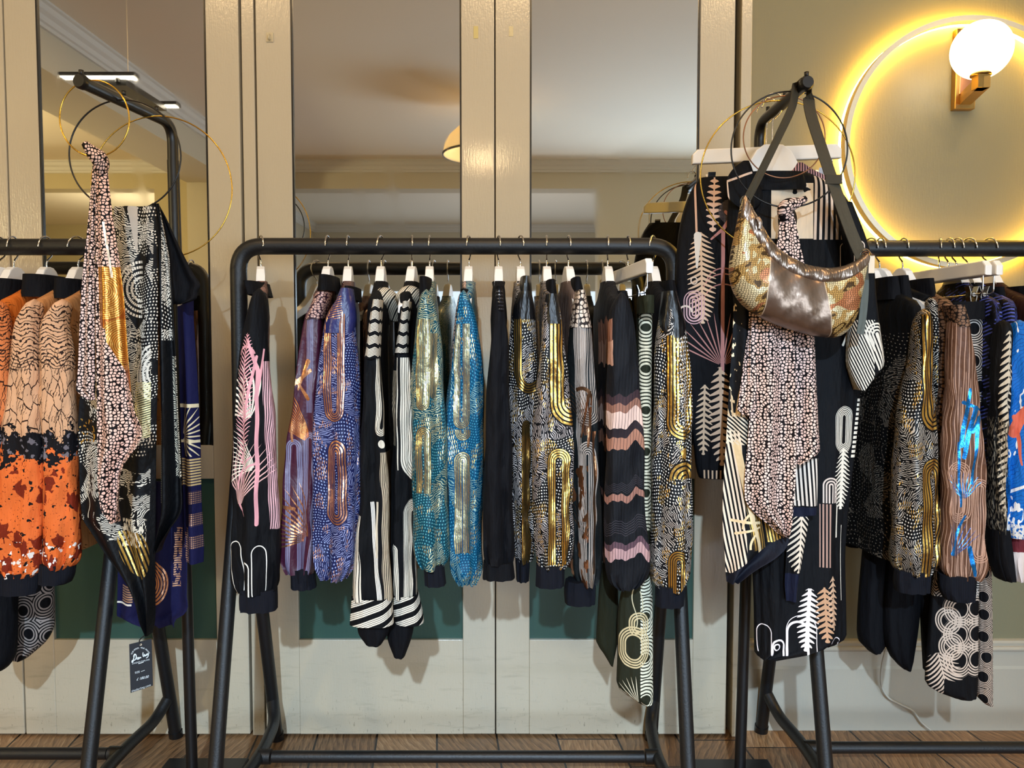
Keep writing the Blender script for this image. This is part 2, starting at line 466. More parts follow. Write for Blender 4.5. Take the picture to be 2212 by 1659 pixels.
# ================================================================== RACKS AND STANDS
M_RACK = plain('black_tube_metal', '#0e0f11', 0.46, 0.0, 0.25, 220, 0.25)
M_BLACKM = plain('black_satin_metal', '#0d0e10', 0.38, 0.0, 0.05, 200)
ZBAR = 1.389
D_C, D_L, D_R = 1.930, 1.945, 1.975
def rack(label, xa, xb, D, z=ZBAR):
    t = thing('clothes_rack', label, 'clothes rack', ((xa + xb) / 2, D, 0), 'black tube clothes racks along the doors')
    R = 0.0207
    bm = bmesh.new()
    pts = fillet([(xa, D, 0.86), (xa, D, z), (xb, D, z), (xb, D, 0.86)], 0.062, 10)
    b_tube(bm, pts, R, 18)
    auto_smooth(mesh_obj('top_rail', bm, M_RACK, t), 60)
    for x in (xa, xb):
        inner = 1 if x == xa else -1
        for s in (-1, 1):
            tube('leg', fillet([(x, D, 1.02), (x, D, 0.93), (x + 0.0 * inner, D + s * 0.252, 0.0)], 0.12, 6), 0.0172, M_RACK, t, 16)
        b = (x, D + 0.218, 0.14); f = (x, D - 0.218, 0.14)
        tube('cross_strut', fillet([b, (x + 0.02 * inner, D + 0.165, 0.090), (x + 0.035 * inner, D, 0.086), (x + 0.02 * inner, D - 0.165, 0.090), f], 0.09, 6), 0.0155, M_RACK, t, 16)
        for s in (-1, 1):
            bm = bmesh.new(); b_tube(bm, [(x, D + s * 0.2465, 0.022), (x, D + s * 0.252, 0.0005)], 0.0195, 16)
            auto_smooth(mesh_obj('rubber_foot', bm, M_BLACKM, t), 50)
        c = tube('clamp_collar', [(x + 0.030 * inner, D, 0.086), (x + 0.062 * inner, D, 0.086)], 0.0185, M_RACK, t, 16)
    tube('lower_rail', [(xa + 0.066, D, 0.086), (xb - 0.066, D, 0.086)], 0.0148, M_RACK, t, 16)
    return t
rack('black tube clothes rack before the middle mirrors, hung with blue and gold jackets', -0.682, 0.405, D_C)
rack('black tube clothes rack hung with the orange jackets, legs below the scarves', -2.08, -0.982, D_L)
rack('black tube clothes rack under the glowing ring lamp, hung with black and brown clothes', 0.738, 1.83, D_R, ZBAR)
def stand(label, base_px, Yp, bend_px, tip_px, Yt, h_tip):
    """single pole with one level arm reaching towards the viewer, weighted base plate"""
    p0 = W(base_px[0], base_px[1], Yp); pb = W(bend_px[0], bend_px[1], Yp); tp = W(tip_px[0], tip_px[1], Yt)
    t = thing('display_stand', label, 'display stand', (p0.x, Yp, 0), 'one-arm display stands')
    tube('pole', [(p0.x, Yp, 0.012), (pb.x, Yp, pb.z - 0.09)], 0.0142, M_BLACKM, t, 16)
    arm = fillet([Vector((pb.x, Yp, pb.z - 0.10)), pb, tp], 0.065, 8)
    tube('arm', arm, 0.0132, M_BLACKM, t, 16)
    d = (tp - pb).normalized()
    bm = bmesh.new(); b_tube(bm, [tp - d * 0.006, tp + d * 0.004, tp + d * 0.010], [0.0150, 0.0155, 0.0120], 18)
    auto_smooth(mesh_obj('end_cap', bm, M_BLACKM, t), 40)
    for k in (0.0, 0.42, 0.80):
        q = tp + (pb - tp) * k + Vector((0, 0, 0.0135))
        b2 = bmesh.new(); b_tube(b2, [q, q + Vector((0, 0, 0.010))], [0.0045, 0.0052], 10)
        mesh_obj('ring_peg', b2, M_BLACKM, t)
    bm = bmesh.new(); b_box(bm, p0.x - 0.11, p0.x + 0.11, Yp - 0.11, Yp + 0.11, 0, 0.012, 0.003)
    mesh_obj('base_plate', bm, M_BLACKM, t, False)
    return t, pb, tp
_, LB, LT = stand('black one-arm display stand holding hoops and scarves between the orange and middle racks', (415, 1645), 1.95, (372, 268), (176, 177), 1.60, 0)
_, RB, RT = stand('black one-arm display stand holding the metallic shoulder bag and hoops', (1598, 1645), 1.945, (1641, 268), (1742, 180), 1.66, 0)
# ================================================================== RING LAMP, SCONCE
M_HOOP = plain('brushed_pale_brass', '#D8CDB4', 0.4, 0.45, 0.1, 200)
M_LED = emit('led_strip', '#FFC648', 170.0)
M_BRASS = plain('aged_brass', '#9C7B45', 0.36, 1.0, 0.1, 40, 0.1)
M_COPPER = plain('polished_copper', '#C98A63', 0.28, 1.0)
M_GLOBE = emit('opal_globe_glow', '#FFF3DF', 14.0)
rc = W(2086, 312, WY - 0.03)
RR = 0.346
t = thing('ring_lamp', 'large circular hoop wall lamp glowing yellow round its back on the olive wall', 'wall lamp', (rc.x, WY, rc.z))
def ring_band(name, r0, r1, y0, y1, mat, seg=96):
    bm = bmesh.new()
    rings = []
    for k in range(seg):
        a = 2 * PI * k / seg; c, s = math.cos(a), math.sin(a)
        rings.append([bm.verts.new((rc.x + r * c, y, rc.z + r * s)) for r, y in ((r0, y0), (r1, y0), (r1, y1), (r0, y1))])
    for k in range(seg):
        A, B = rings[k], rings[(k + 1) % seg]
        for j in range(4): bm.faces.new((A[j], A[(j + 1) % 4], B[(j + 1) % 4], B[j]))
    return auto_smooth(mesh_obj(name, bm, mat, t), 40)
ring_band('hoop', RR - 0.007, RR + 0.007, WY - 0.050, WY - 0.022, M_HOOP)
ring_band('led_strip', RR - 0.0065, RR + 0.0065, WY - 0.019, WY - 0.004, M_LED)
for k in range(6):
    a = 2 * PI * (k + 0.5) / 6
    q = Vector((rc.x + RR * math.cos(a), WY, rc.z + RR * math.sin(a)))
    tube('standoff', [q + Vector((0, -0.024, 0)), q + Vector((0, -0.0005, 0))], 0.004, M_HOOP, t, 8)
s0 = W(2080, 150, WY)
t = thing('wall_sconce', 'brass wall sconce with a bright white globe inside the top of the ring lamp', 'wall lamp', (s0.x, WY, s0.z))
a = W(2066, 62, WY - 0.02); b = W(2100, 236, WY - 0.02)
box('back_plate', a.x, b.x + 0.006, WY - 0.024, WY - 0.001, b.z, a.z, M_BRASS, t, 0.0015)
box('copper_inlay', a.x + 0.010, b.x - 0.002, WY - 0.0265, WY - 0.0235, b.z + 0.04, a.z - 0.004, M_COPPER, t, 0.001)
gy = WY - 0.155
g = W(2120, 108, gy)
arm_z = W(2100, 200, WY - 0.08).z
bm = bmesh.new()
hw = 0.0155
ax = (a.x + b.x) / 2 + 0.004
def bar_xy(p, q, w, h):
    d = (q - p).normalized(); n = Vector((-d.y, d.x, 0)) * w
    pts = [p + n, p - n, q - n, q + n]
    b_extrude_poly(bm, [v - Vector((0, 0, h)) for v in pts], (0, 0, 1), 2 * h)
bar_xy(Vector((ax, WY - 0.022, arm_z)), Vector((g.x, gy - hw, arm_z)), hw, hw)
b_box(bm, g.x - hw, g.x + hw, gy - hw, gy + hw, arm_z - hw, g.z - 0.066, 0.001)
mesh_obj('arm', bm, M_BRASS, t, False)
bm = bmesh.new(); b_lathe(bm, [(0.0, 0), (0.026, 0), (0.026, 0.004), (0.022, 0.009), (0.0, 0.009)], (g.x, gy, g.z - 0.068), 28)
mesh_obj('globe_seat', bm, M_BRASS, t)
bm = bmesh.new()
b_lathe(bm, [(0.0005, -0.064)] + [(0.0735 * math.cos(x), 0.064 * math.sin(x)) for x in [(-PI / 2 + PI * i / 20) for i in range(1, 20)]] + [(0.0005, 0.064)], (g.x, gy, g.z), 40)
mesh_obj('globe', bm, M_GLOBE, t)
point('globe_light', (g.x, gy, g.z), 1.6, (1.0, 0.78, 0.44), 0.075).visible_camera = True
# ================================================================== LAMPS OF THE ROOM BEHIND THE CAMERA
def pendant(label, x, y, zrim, r=0.185):
    t = thing('pendant_lamp', label, 'pendant lamp', (x, y, zrim), 'dome pendant lamps')
    prof = [(r, 0.0), (r * 1.01, 0.012), (r * 0.97, r * 0.24), (r * 0.86, r * 0.45), (r * 0.66, r * 0.64), (r * 0.40, r * 0.77), (0.03, r * 0.83), (0.03, r * 0.98), (0.004, r * 1.0)]
    bm = bmesh.new(); b_lathe(bm, prof, (x, y, zrim), 44)
    o = mesh_obj('dome_shade', bm, M_SHADE, t)
    so = o.modifiers.new('thickness', 'SOLIDIFY'); so.thickness = 0.003
    bm = bmesh.new(); b_lathe(bm, [(r * 1.0, -0.004), (r * 1.03, -0.004), (r * 1.03, 0.010), (r * 1.0, 0.010), (r * 1.0, -0.004)], (x, y, zrim), 44)
    mesh_obj('rim_band', bm, M_BLACKM, t)
    tube('cord', [(x, y, zrim + r * 0.99), (x, y, ZC)], 0.004, M_BLACKM, t, 8)
    bm = bmesh.new(); bmesh.ops.create_uvsphere(bm, u_segments=24, v_segments=14, radius=0.05)
    for v in bm.verts: v.co += Vector((x, y, zrim + 0.0))
    mesh_obj('bulb', bm, M_BULB, t)
    return t
M_SHADE, _nt, _b = new_mat('opal_ribbed_glass_shade')
_b.inputs['Base Color'].default_value = lin('#EDE4CC'); _b.inputs['Roughness'].default_value = 0.35; _b.inputs['Subsurface Weight'].default_value = 0.0
_tr = _nt.nodes.new('ShaderNodeBsdfTranslucent'); _tr.inputs[0].default_value = lin('#F3E6C8')
_mx = _nt.nodes.new('ShaderNodeMixShader'); _mx.inputs[0].default_value = 0.55
_nt.links.new(_b.outputs[0], _mx.inputs[1]); _nt.links.new(_tr.outputs[0], _mx.inputs[2])
_nt.links.new(_mx.outputs[0], _nt.nodes['Material Output'].inputs[0])
M_BULB = emit('lamp_bulb', '#FFE2A8', 160.0)
_q = W(1045, 341, 5.812)
PX, PY, PZ = _q.x, 2 * (DY + 0.006) - 5.812, _q.z + 0.02
pendant('lit opal dome pendant lamp mirrored at the edge of the middle mirror', PX, PY, PZ, 0.30)
point('pendant_light', (PX, PY, PZ - 0.05), 26, WARM, 0.06)
# led fixture on the ceiling: two bars joined by an arm
M_LEDW = emit('led_panel', '#FFEFD2', 30.0)
t = thing('ceiling_spotlight', 'black ceiling fixture with two led bars, mirrored above the arm of the scarf stand', 'ceiling lamp', (-1.95, 0.7, ZC))
def led_bar(pxa, pxb, py, Yv):
    A = W(pxa, py, Yv); B = W(pxb, py, Yv)
    y = 2 * (DY + 0.006) - Yv
    bm = bmesh.new()
    z = (A.z + B.z) / 2
    b_extrude_poly(bm, [Vector((A.x, y - 0.022, z + 0.012)), Vector((A.x, y + 0.022, z + 0.012)), Vector((A.x, y + 0.030, z - 0.008)), Vector((A.x, y - 0.030, z - 0.008))], (1, 0, 0), B.x - A.x)
    o = mesh_obj('led_head', bm, M_BLACKM, t, False)
    o2 = box('led_panel', A.x + 0.01, B.x - 0.01, y - 0.022, y + 0.022, z - 0.011, z - 0.0085, M_LEDW, o)
    return (A + B) / 2, y, z
c1, y1, z1 = led_bar(131, 296, 164, 3.75)
c2, y2, z2 = led_bar(285, 386, 226, 4.15)
bm = bmesh.new(); b_extrude_poly(bm, [Vector((c1.x - 0.02, y1, z1 - 0.045)), Vector((c1.x + 0.13, y1, z1 - 0.045)), Vector((c2.x + 0.06, y2, z1 - 0.045)), Vector((c2.x - 0.06, y2, z1 - 0.045))], (0, 0, 1), 0.03)
mesh_obj('spine', bm, M_BLACKM, t, False)
ym = (y1 + y2) / 2; xm = (c1.x + c2.x) / 2
for x, y, z in ((c1.x + 0.09, y1, z1), (c2.x, y2, z2)):
    tube('bracket', [(x, y, z + 0.01), (x, y, z1 - 0.03)] if abs(z - z1) > 0.02 else [(x, y, z - 0.03), (x, y, z + 0.008)], 0.012, M_BLACKM, t, 8)
tube('suspension_wire', [(xm, ym, z1 - 0.02), (xm, ym, ZC)], 0.0014, M_CEIL, t, 6)
# further warm lamps: the side room and the ceiling behind the viewer
point('side_room_light', (-4.6, -0.9, 2.0), 240, (1.0, 0.80, 0.42), 0.12)
point('side_rear_light', (-4.6, -4.9, 2.0), 110, (1.0, 0.86, 0.55), 0.12)
for _x in (-1.35, 0.0, 1.15):
    area('downlight_over_racks', (_x, 0.62, ZC - 0.02), (math.radians(8), 0, 0), 0.22, 0.22, 23, WARM)

# made-up can built round the added cool spot
_a = Vector((-0.15, -2.4, 2.8)); _d = (Vector((-0.10, 2.2, 0.05)) - _a).normalized()
t = thing('ceiling_spotlight', 'small black can added on the ceiling behind the pendant to house the cool spot', 'ceiling lamp', (-0.15, -2.4, ZC))
bm = bmesh.new(); b_tube(bm, [_a - _d * 0.10, _a + _d * 0.045], 0.055, 20, False, False)
o = mesh_obj('can', bm, M_BLACKM, t); so = o.modifiers.new('thickness', 'SOLIDIFY'); so.thickness = 0.003
bm = bmesh.new(); b_tube(bm, [_a - _d * 0.100, _a - _d * 0.096], 0.0545, 20); mesh_obj('rear_cap', bm, M_BLACKM, t)
tube('bracket', [_a - _d * 0.06 + Vector((0, 0, 0.05)), Vector((-0.15, (_a - _d * 0.06).y, ZC))], 0.009, M_BLACKM, t, 8)
# ================================================================== CLOTH: lofted garments and their prints
def interp_rows(rows, n):
    """rows [(py, v1, v2, ...)] -> n rows, monotone smooth (catmull on py)"""
    R = [tuple(map(float, r)) for r in rows]
    y0, y1 = R[0][0], R[-1][0]
    out = []
    m = len(R)
    # keep the given rows dense near the ends
    ys = [y0 + (y1 - y0) * i / (n - 1) for i in range(n)]
    for y in ys:
        i = 0
        while i < m - 2 and y > R[i + 1][0]: i += 1
        a, b = R[i], R[i + 1]
        t = 0.0 if b[0] == a[0] else (y - a[0]) / (b[0] - a[0])
        p, q = R[max(i - 1, 0)], R[min(i + 2, m - 1)]
        row = [y]
        for k in range(1, len(a)):
            # hermite with finite-difference slopes
            def sl(u, v): return 0 if v[0] == u[0] else (v[k] - u[k]) / (v[0] - u[0])
            d = sl(a, b); h = b[0] - a[0]
            m0 = 0.5 * (sl(p, a) + d) if i > 0 else d
            m1 = 0.5 * (d + sl(b, q)) if i < m - 2 else d
            if m0 * d < 0: m0 = 0
            if m1 * d < 0: m1 = 0
            t2, t3 = t * t, t * t * t
            row.append((2 * t3 - 3 * t2 + 1) * a[k] + (t3 - 2 * t2 + t) * h * m0 + (-2 * t3 + 3 * t2) * b[k] + (t3 - t2) * h * m1)
        out.append(row)
    return out
def b_loft(bm, rows, Y, b=0.035, n=30, nr=40, fold=0.05, k=5, seed=0, gather=0.0, ysh=None, wave=None, power=0.85, cap=True, fold_top=0.15, skew=0.0, round_top=0.0, wrinkle=0.0):
    """closed cloth tube. rows: (py, xl, xr) in frame pixels at depth Y (a number or list per row via ysh(t)).
    wave(s, t) -> extra depth; UV = design coordinates in thousandths."""
    rnd = random.Random(seed * 7919 + 13)
    R = interp_rows(rows, nr)
    ph = rnd.uniform(0, 6.28); ph2 = rnd.uniform(0, 6.28); dr = rnd.uniform(-1.2, 1.2)
    uvl = bm.loops.layers.uv.new('UVMap')
    rings = []; us = []
    y0, y1 = R[0][0], R[-1][0]
    for i, row in enumerate(R):
        py, xl, xr = row[:3]
        bb = b if len(row) < 4 else row[3]
        t = i / (nr - 1)
        Yc = Y + (ysh(t) if ysh else 0.0)
        if round_top > 0:
            q_ = min(1.0, (py - y0) / round_top); q_ = 0.12 + 0.88 * math.sqrt(max(0.0, 1 - (1 - q_) ** 2))
            m_ = (xl + xr) / 2; xl, xr = m_ + (xl - m_) * q_, m_ + (xr - m_) * q_; bb = bb * q_
        A, B = W(xl, py, Yc), W(xr, py, Yc)
        cx, a, z = (A.x + B.x) / 2, abs(B.x - A.x) / 2, A.z
        amp = fold * (fold_top + (1 - fold_top) * min(1.0, t * 1.6))
        g = gather * max(0.0, (t - 0.80) / 0.20) ** 1.3
        ring = []
        for j in range(n):
            th = PI / 2 + 2 * PI * j / n
            c, s = math.cos(th), math.sin(th)
            ex = math.copysign(abs(c) ** power, c); ey = math.copysign(abs(s) ** power, s)
            f = 1 + amp * (math.sin(k * th + ph + dr * t) + 0.5 * math.sin((2 * k + 1) * th + ph2 - dr * 2 * t))
            f += g * math.sin(13 * th + ph)
            # keep the outline close to its rows: the folds act mostly in depth
            fx = 1 + (f - 1) * 0.35
            x = cx - a * ex * fx
            y = Yc + bb * ey * (1 + (f - 1) * 2.2)
            if wave: y += wave(-ex, t)
            if wrinkle > 0:
                e_ = min(1.0, t * 3.0)
                y += wrinkle * e_ * (math.sin(23 * t + 3.1 * th + ph) * math.sin(9 * t - 2 * th + ph2) + 0.6 * math.sin(41 * t - 4 * th + ph2))
                x += wrinkle * 0.55 * e_ * math.sin(17 * t + ph + 2 * th) * abs(c)
            if skew: y += skew * ex
            ring.append(bm.verts.new((x, y, z)))
        rings.append(ring)
        # arc length from the front centre, in pixels at this depth
        L = [0.0] * (n + 1)
        for j in range(n):
            L[j + 1] = L[j] + (ring[(j + 1) % n].co - ring[j].co).length
        mid = L[n // 2]
        us.append([((xl + xr) / 2 + (mid - l) / (Yc / F)) / 1000.0 for l in L])
    for i in range(nr - 1):
        for j in range(n):
            f = bm.faces.new((rings[i][j], rings[i][(j + 1) % n], rings[i + 1][(j + 1) % n], rings[i + 1][j]))
            uu = ((us[i][j], R[i][0]), (us[i][j + 1], R[i][0]), (us[i + 1][j + 1], R[i + 1][0]), (us[i + 1][j], R[i + 1][0]))
            for l, (a_, b_) in zip(f.loops, uu): l[uvl].uv = (a_, b_ / 1000.0)
    if cap:
        for ring, row in ((rings[0][::-1], R[0]), (rings[-1], R[-1])):
            f = bm.faces.new(ring)
            for l in f.loops: l[uvl].uv = ((row[1] + row[2]) / 2000.0, row[0] / 1000.0)
    return bm
def cloth_part(name, rows, Y, mat, parent=None, **kw):
    bm = bmesh.new(); b_loft(bm, rows, Y, **kw)
    o = mesh_obj(name, bm, mat, parent)
    return auto_smooth(o, 75)
def b_slab(bm, prof, n=36, seed=0, fold=0.004):
    """garment body hung edge-on: prof rows (z, Yc, depth half, width half, xfun) ; xfun(Y) gives the centre line"""
    rnd = random.Random(seed + 5); ph = rnd.uniform(0, 6)
    uvl = bm.loops.layers.uv.new('UVMap')
    rings = []
    for i, (z, Yc, bd, a, xf) in enumerate(prof):
        ring = []
        t = i / (len(prof) - 1)
        for j in range(n):
            th = PI / 2 + 2 * PI * j / n
            c, s = math.cos(th), math.sin(th)
            ex = math.copysign(abs(c) ** 0.6, c); ey = math.copysign(abs(s) ** 0.9, s)
            y = Yc + bd * ey
            x = xf(y) - a * ex + fold * t * math.sin(y * 42 + ph + z * 2)
            ring.append(bm.verts.new((x, y, z)))
        rings.append(ring)
    for i in range(len(prof) - 1):
        for j in range(n):
            f = bm.faces.new((rings[i][j], rings[i][(j + 1) % n], rings[i + 1][(j + 1) % n], rings[i + 1][j]))
            for l in f.loops:
                co = l.vert.co
                # design coordinates run along the depth of the garment on its sides
                l[uvl].uv = (1.1 + (co.x * 0.9 + (co.y - 1.9) * (1 if co.x < prof[i][4](co.y) else -1)) * 0.9, (748 - (co.z - H) * 900) / 1000.0)
    bm.faces.new(rings[-1])        # the neck stays open
    return bm
# ------------------------------------------------------------------ print motifs (u, v in frame pixels at the cloth's depth)
def scales(u, v, s=9.0, gap=0.17, ax=1.0):
    return (voro(u / s, v / (s * ax), 1.0, 'DISTANCE_TO_EDGE', 0.8) > gap * 0.72) * (voro(u / s, v / (s * ax), 1.0, 'F1', 0.8) < 0.47)
def hatch(u, v, cell=46.0, pitch=4.2, duty=0.34, wob=6.0):
    """engraved plumage: each patch hatched its own way"""
    c1, c2 = voro(u / cell, v / (cell * 1.5), 1.0, 'F1', 1.0, 'Color')
    ang = c1 * 2.4 - 1.2
    w = noise(u / 30.0, v / 30.0, 1.0, 2.0)
    q = u * vsin(ang) + v * vcos(ang)
    brk = noise(u / 9.0 + c1 * 9.0, v / 9.0, 1.0, 1.0)
    return (vsin((q + w * wob * 3.0) * (6.2832 / pitch)) > duty) * (brk > 0.36), c2
def dots(u, v, s=7.0, r=0.26):
    v = v + vsin(u / 13.0) * 4.0 + vsin(u / 31.0 + v / 40.0) * 6.0
    row = vfloor(v / s)
    jit = vfr(vsin(row * 12.7) * 43.7)
    a = vfr(u / s + jit + vsin(v / 37.0) * 0.7) - 0.5; b = vfr(v / s) - 0.5
    return vlen(a, b) < r
def ubend(u, v, cx, v0, v1, r0, r1, pitch, duty=0.55, up=False, ph=0.0):
    """parallel lines running down and turning round: U (or inverted U with up=True)"""
    q = vmax((v0 + r1) - v, 0.0) if up else vmax(v - (v1 - r1), 0.0)
    d = vlen(u - cx, q)
    return band(d, r0, r1) * (vfr((d - r0) / pitch + ph) < duty) * band(v, v0, v1)
def capsule(u, v, cx, cy, L, r0, r1, pitch, duty=0.55):
    d = vlen(u - cx, vmax(vabs(v - cy) - L, 0.0))
    return band(d, r0, r1) * (vfr((d - r0) / pitch) < duty)
def seg(u, v, x0, y0, x1, y1, w0, w1=None):
    """tapered stroke"""
    w1 = w0 if w1 is None else w1
    dx, dy = x1 - x0, y1 - y0; L2 = dx * dx + dy * dy
    a, b = u - x0, v - y0
    t = V.m('MULTIPLY', a * dx + b * dy, 1.0 / L2, clamp=True)
    d = vlen(a - t * dx, b - t * dy)
    return d < (t * (w1 - w0) + w0)
def fan(u, v, cx, cy, R, n, a0, a1, duty=0.62, R0=4.0, curl=0.0):
    """palm fan of n blades about (cx, cy); angles from straight up, clockwise"""
    a, b = u - cx, cy - v
    r = vlen(a, b)
    an = vat2(a, b) + r * curl
    f = vabs(vfr((an - a0) * (n / (a1 - a0))) - 0.5)
    return (f < (1 - r / R) * duty * 0.62) * band(r, R0, R) * band(an, a0, a1)
def fern(u, v, x0, y0, x1, y1, w, pitch, sl=0.8, duty=0.6, stem=1.6, tip=0.45):
    """fern or palm leaf: leaflets both sides of a rib from (x0,y0) base to (x1,y1) tip"""
    dx, dy = x1 - x0, y1 - y0; L = math.hypot(dx, dy)
    a, b = u - x0, v - y0
    t = (a * dx + b * dy) / L
    s = vabs(a * (-dy) + b * dx) / L
    k = V.m('MULTIPLY', t, 1.0 / L, clamp=True)
    wd = V.m('POWER', V.m('MULTIPLY', k * (1 - k), 4.0, clamp=True), tip) * w
    f = vfr((t - s * sl + s * s * (0.012 * sl)) / pitch)
    lf = (f < V.m('POWER', vmax(1 - s / (wd + 0.01), 0.0), 0.6) * duty + 0.05) * (s < wd)
    return vmax(lf, s < stem) * band(t, 0.0, L)
def arc(u, v, cx, cy, R, w, a0, a1):
    a, b = u - cx, cy - v
    an = vat2(a, b)
    return (vabs(vlen(a, b) - R) < w) * band(an, a0, a1)
def rings_tile(u, v, s=42.0, r0=0.20, pitch=0.075, rnd=0.35, duty=0.6):
    d = voro(u / s, v / s, 1.0, 'F1', rnd)
    return (d > r0) * (vfr((d - r0) / pitch) < duty)
def vstripe(u, p, duty, ph=0.0):
    return vfr(u / p + ph) < duty
def any_of(*ms):
    r = ms[0]
    for m in ms[1:]: r = vmax(r, m)
    return r
GOLD = '#E0B45E'; ROSE = '#D99A6E'; COPPER = '#C98255'; PALE = '#E9DDCB'; PINK = '#D99AA0'; INK = '#08090D'
def cloth(name, base, fn=None, rough=0.72, sheen=0.0, metal=0.0, spec=0.16, foil_rough=0.27, crinkle=0.26):
    """fn(u, v) is a generator of (mask, hex colour[, metallic[, rough]]) layers laid over the base"""
    m, nt, b = new_mat(name)
    uvn = nt.nodes.new('ShaderNodeUVMap'); uvn.uv_map = 'UVMap'
    sp = nt.nodes.new('ShaderNodeSeparateXYZ'); nt.links.new(uvn.outputs[0], sp.inputs[0])
    u, v = V(sp.outputs[0]) * 1000.0, V(sp.outputs[1]) * 1000.0
    b.inputs['Specular IOR Level'].default_value = spec
    b.inputs['Sheen Weight'].default_value = sheen
    b.inputs['Base Color'].default_value = lin(base)
    b.inputs['Roughness'].default_value = rough
    b.inputs['Metallic'].default_value = metal
    col = None; met = None
    if fn is not None:
        for lay in fn(u, v):
            mask, hexc = lay[0], lay[1]
            mt = lay[2] if len(lay) > 2 else 0.0
            mx = nt.nodes.new('ShaderNodeMix'); mx.data_type = 'RGBA'
            nt.links.new(mask.s, mx.inputs[0])
            if col is None: mx.inputs[6].default_value = lin(base)
            else: nt.links.new(col, mx.inputs[6])
            mx.inputs[7].default_value = lin(hexc)
            col = mx.outputs[2]
            if mt > 0 or met is not None:
                # met = mix(met, mt, mask)
                prev = met if met is not None else 0.0
                met = mask * mt + (1 - mask) * prev
        nt.links.new(col, b.inputs['Base Color'])
        if met is not None:
            nt.links.new(met.s, b.inputs['Metallic'])
            nt.links.new((met * (foil_rough - rough) + rough).s, b.inputs['Roughness'])
            cr = noise(u / 11.0, v / 17.0, 1.0, 2.0)
            bp = nt.nodes.new('ShaderNodeBump'); bp.inputs['Strength'].default_value = crinkle; bp.inputs['Distance'].default_value = 0.006
            nt.links.new(cr.s, bp.inputs['Height']); nt.links.new(bp.outputs[0], b.inputs['Normal'])
    if met is None:
        cr = noise(u / 14.0, v / 60.0, 1.0, 3.0)
        bp = nt.nodes.new('ShaderNodeBump'); bp.inputs['Strength'].default_value = 0.4; bp.inputs['Distance'].default_value = 0.012
        nt.links.new(cr.s, bp.inputs['Height']); nt.links.new(bp.outputs[0], b.inputs['Normal'])
    return m
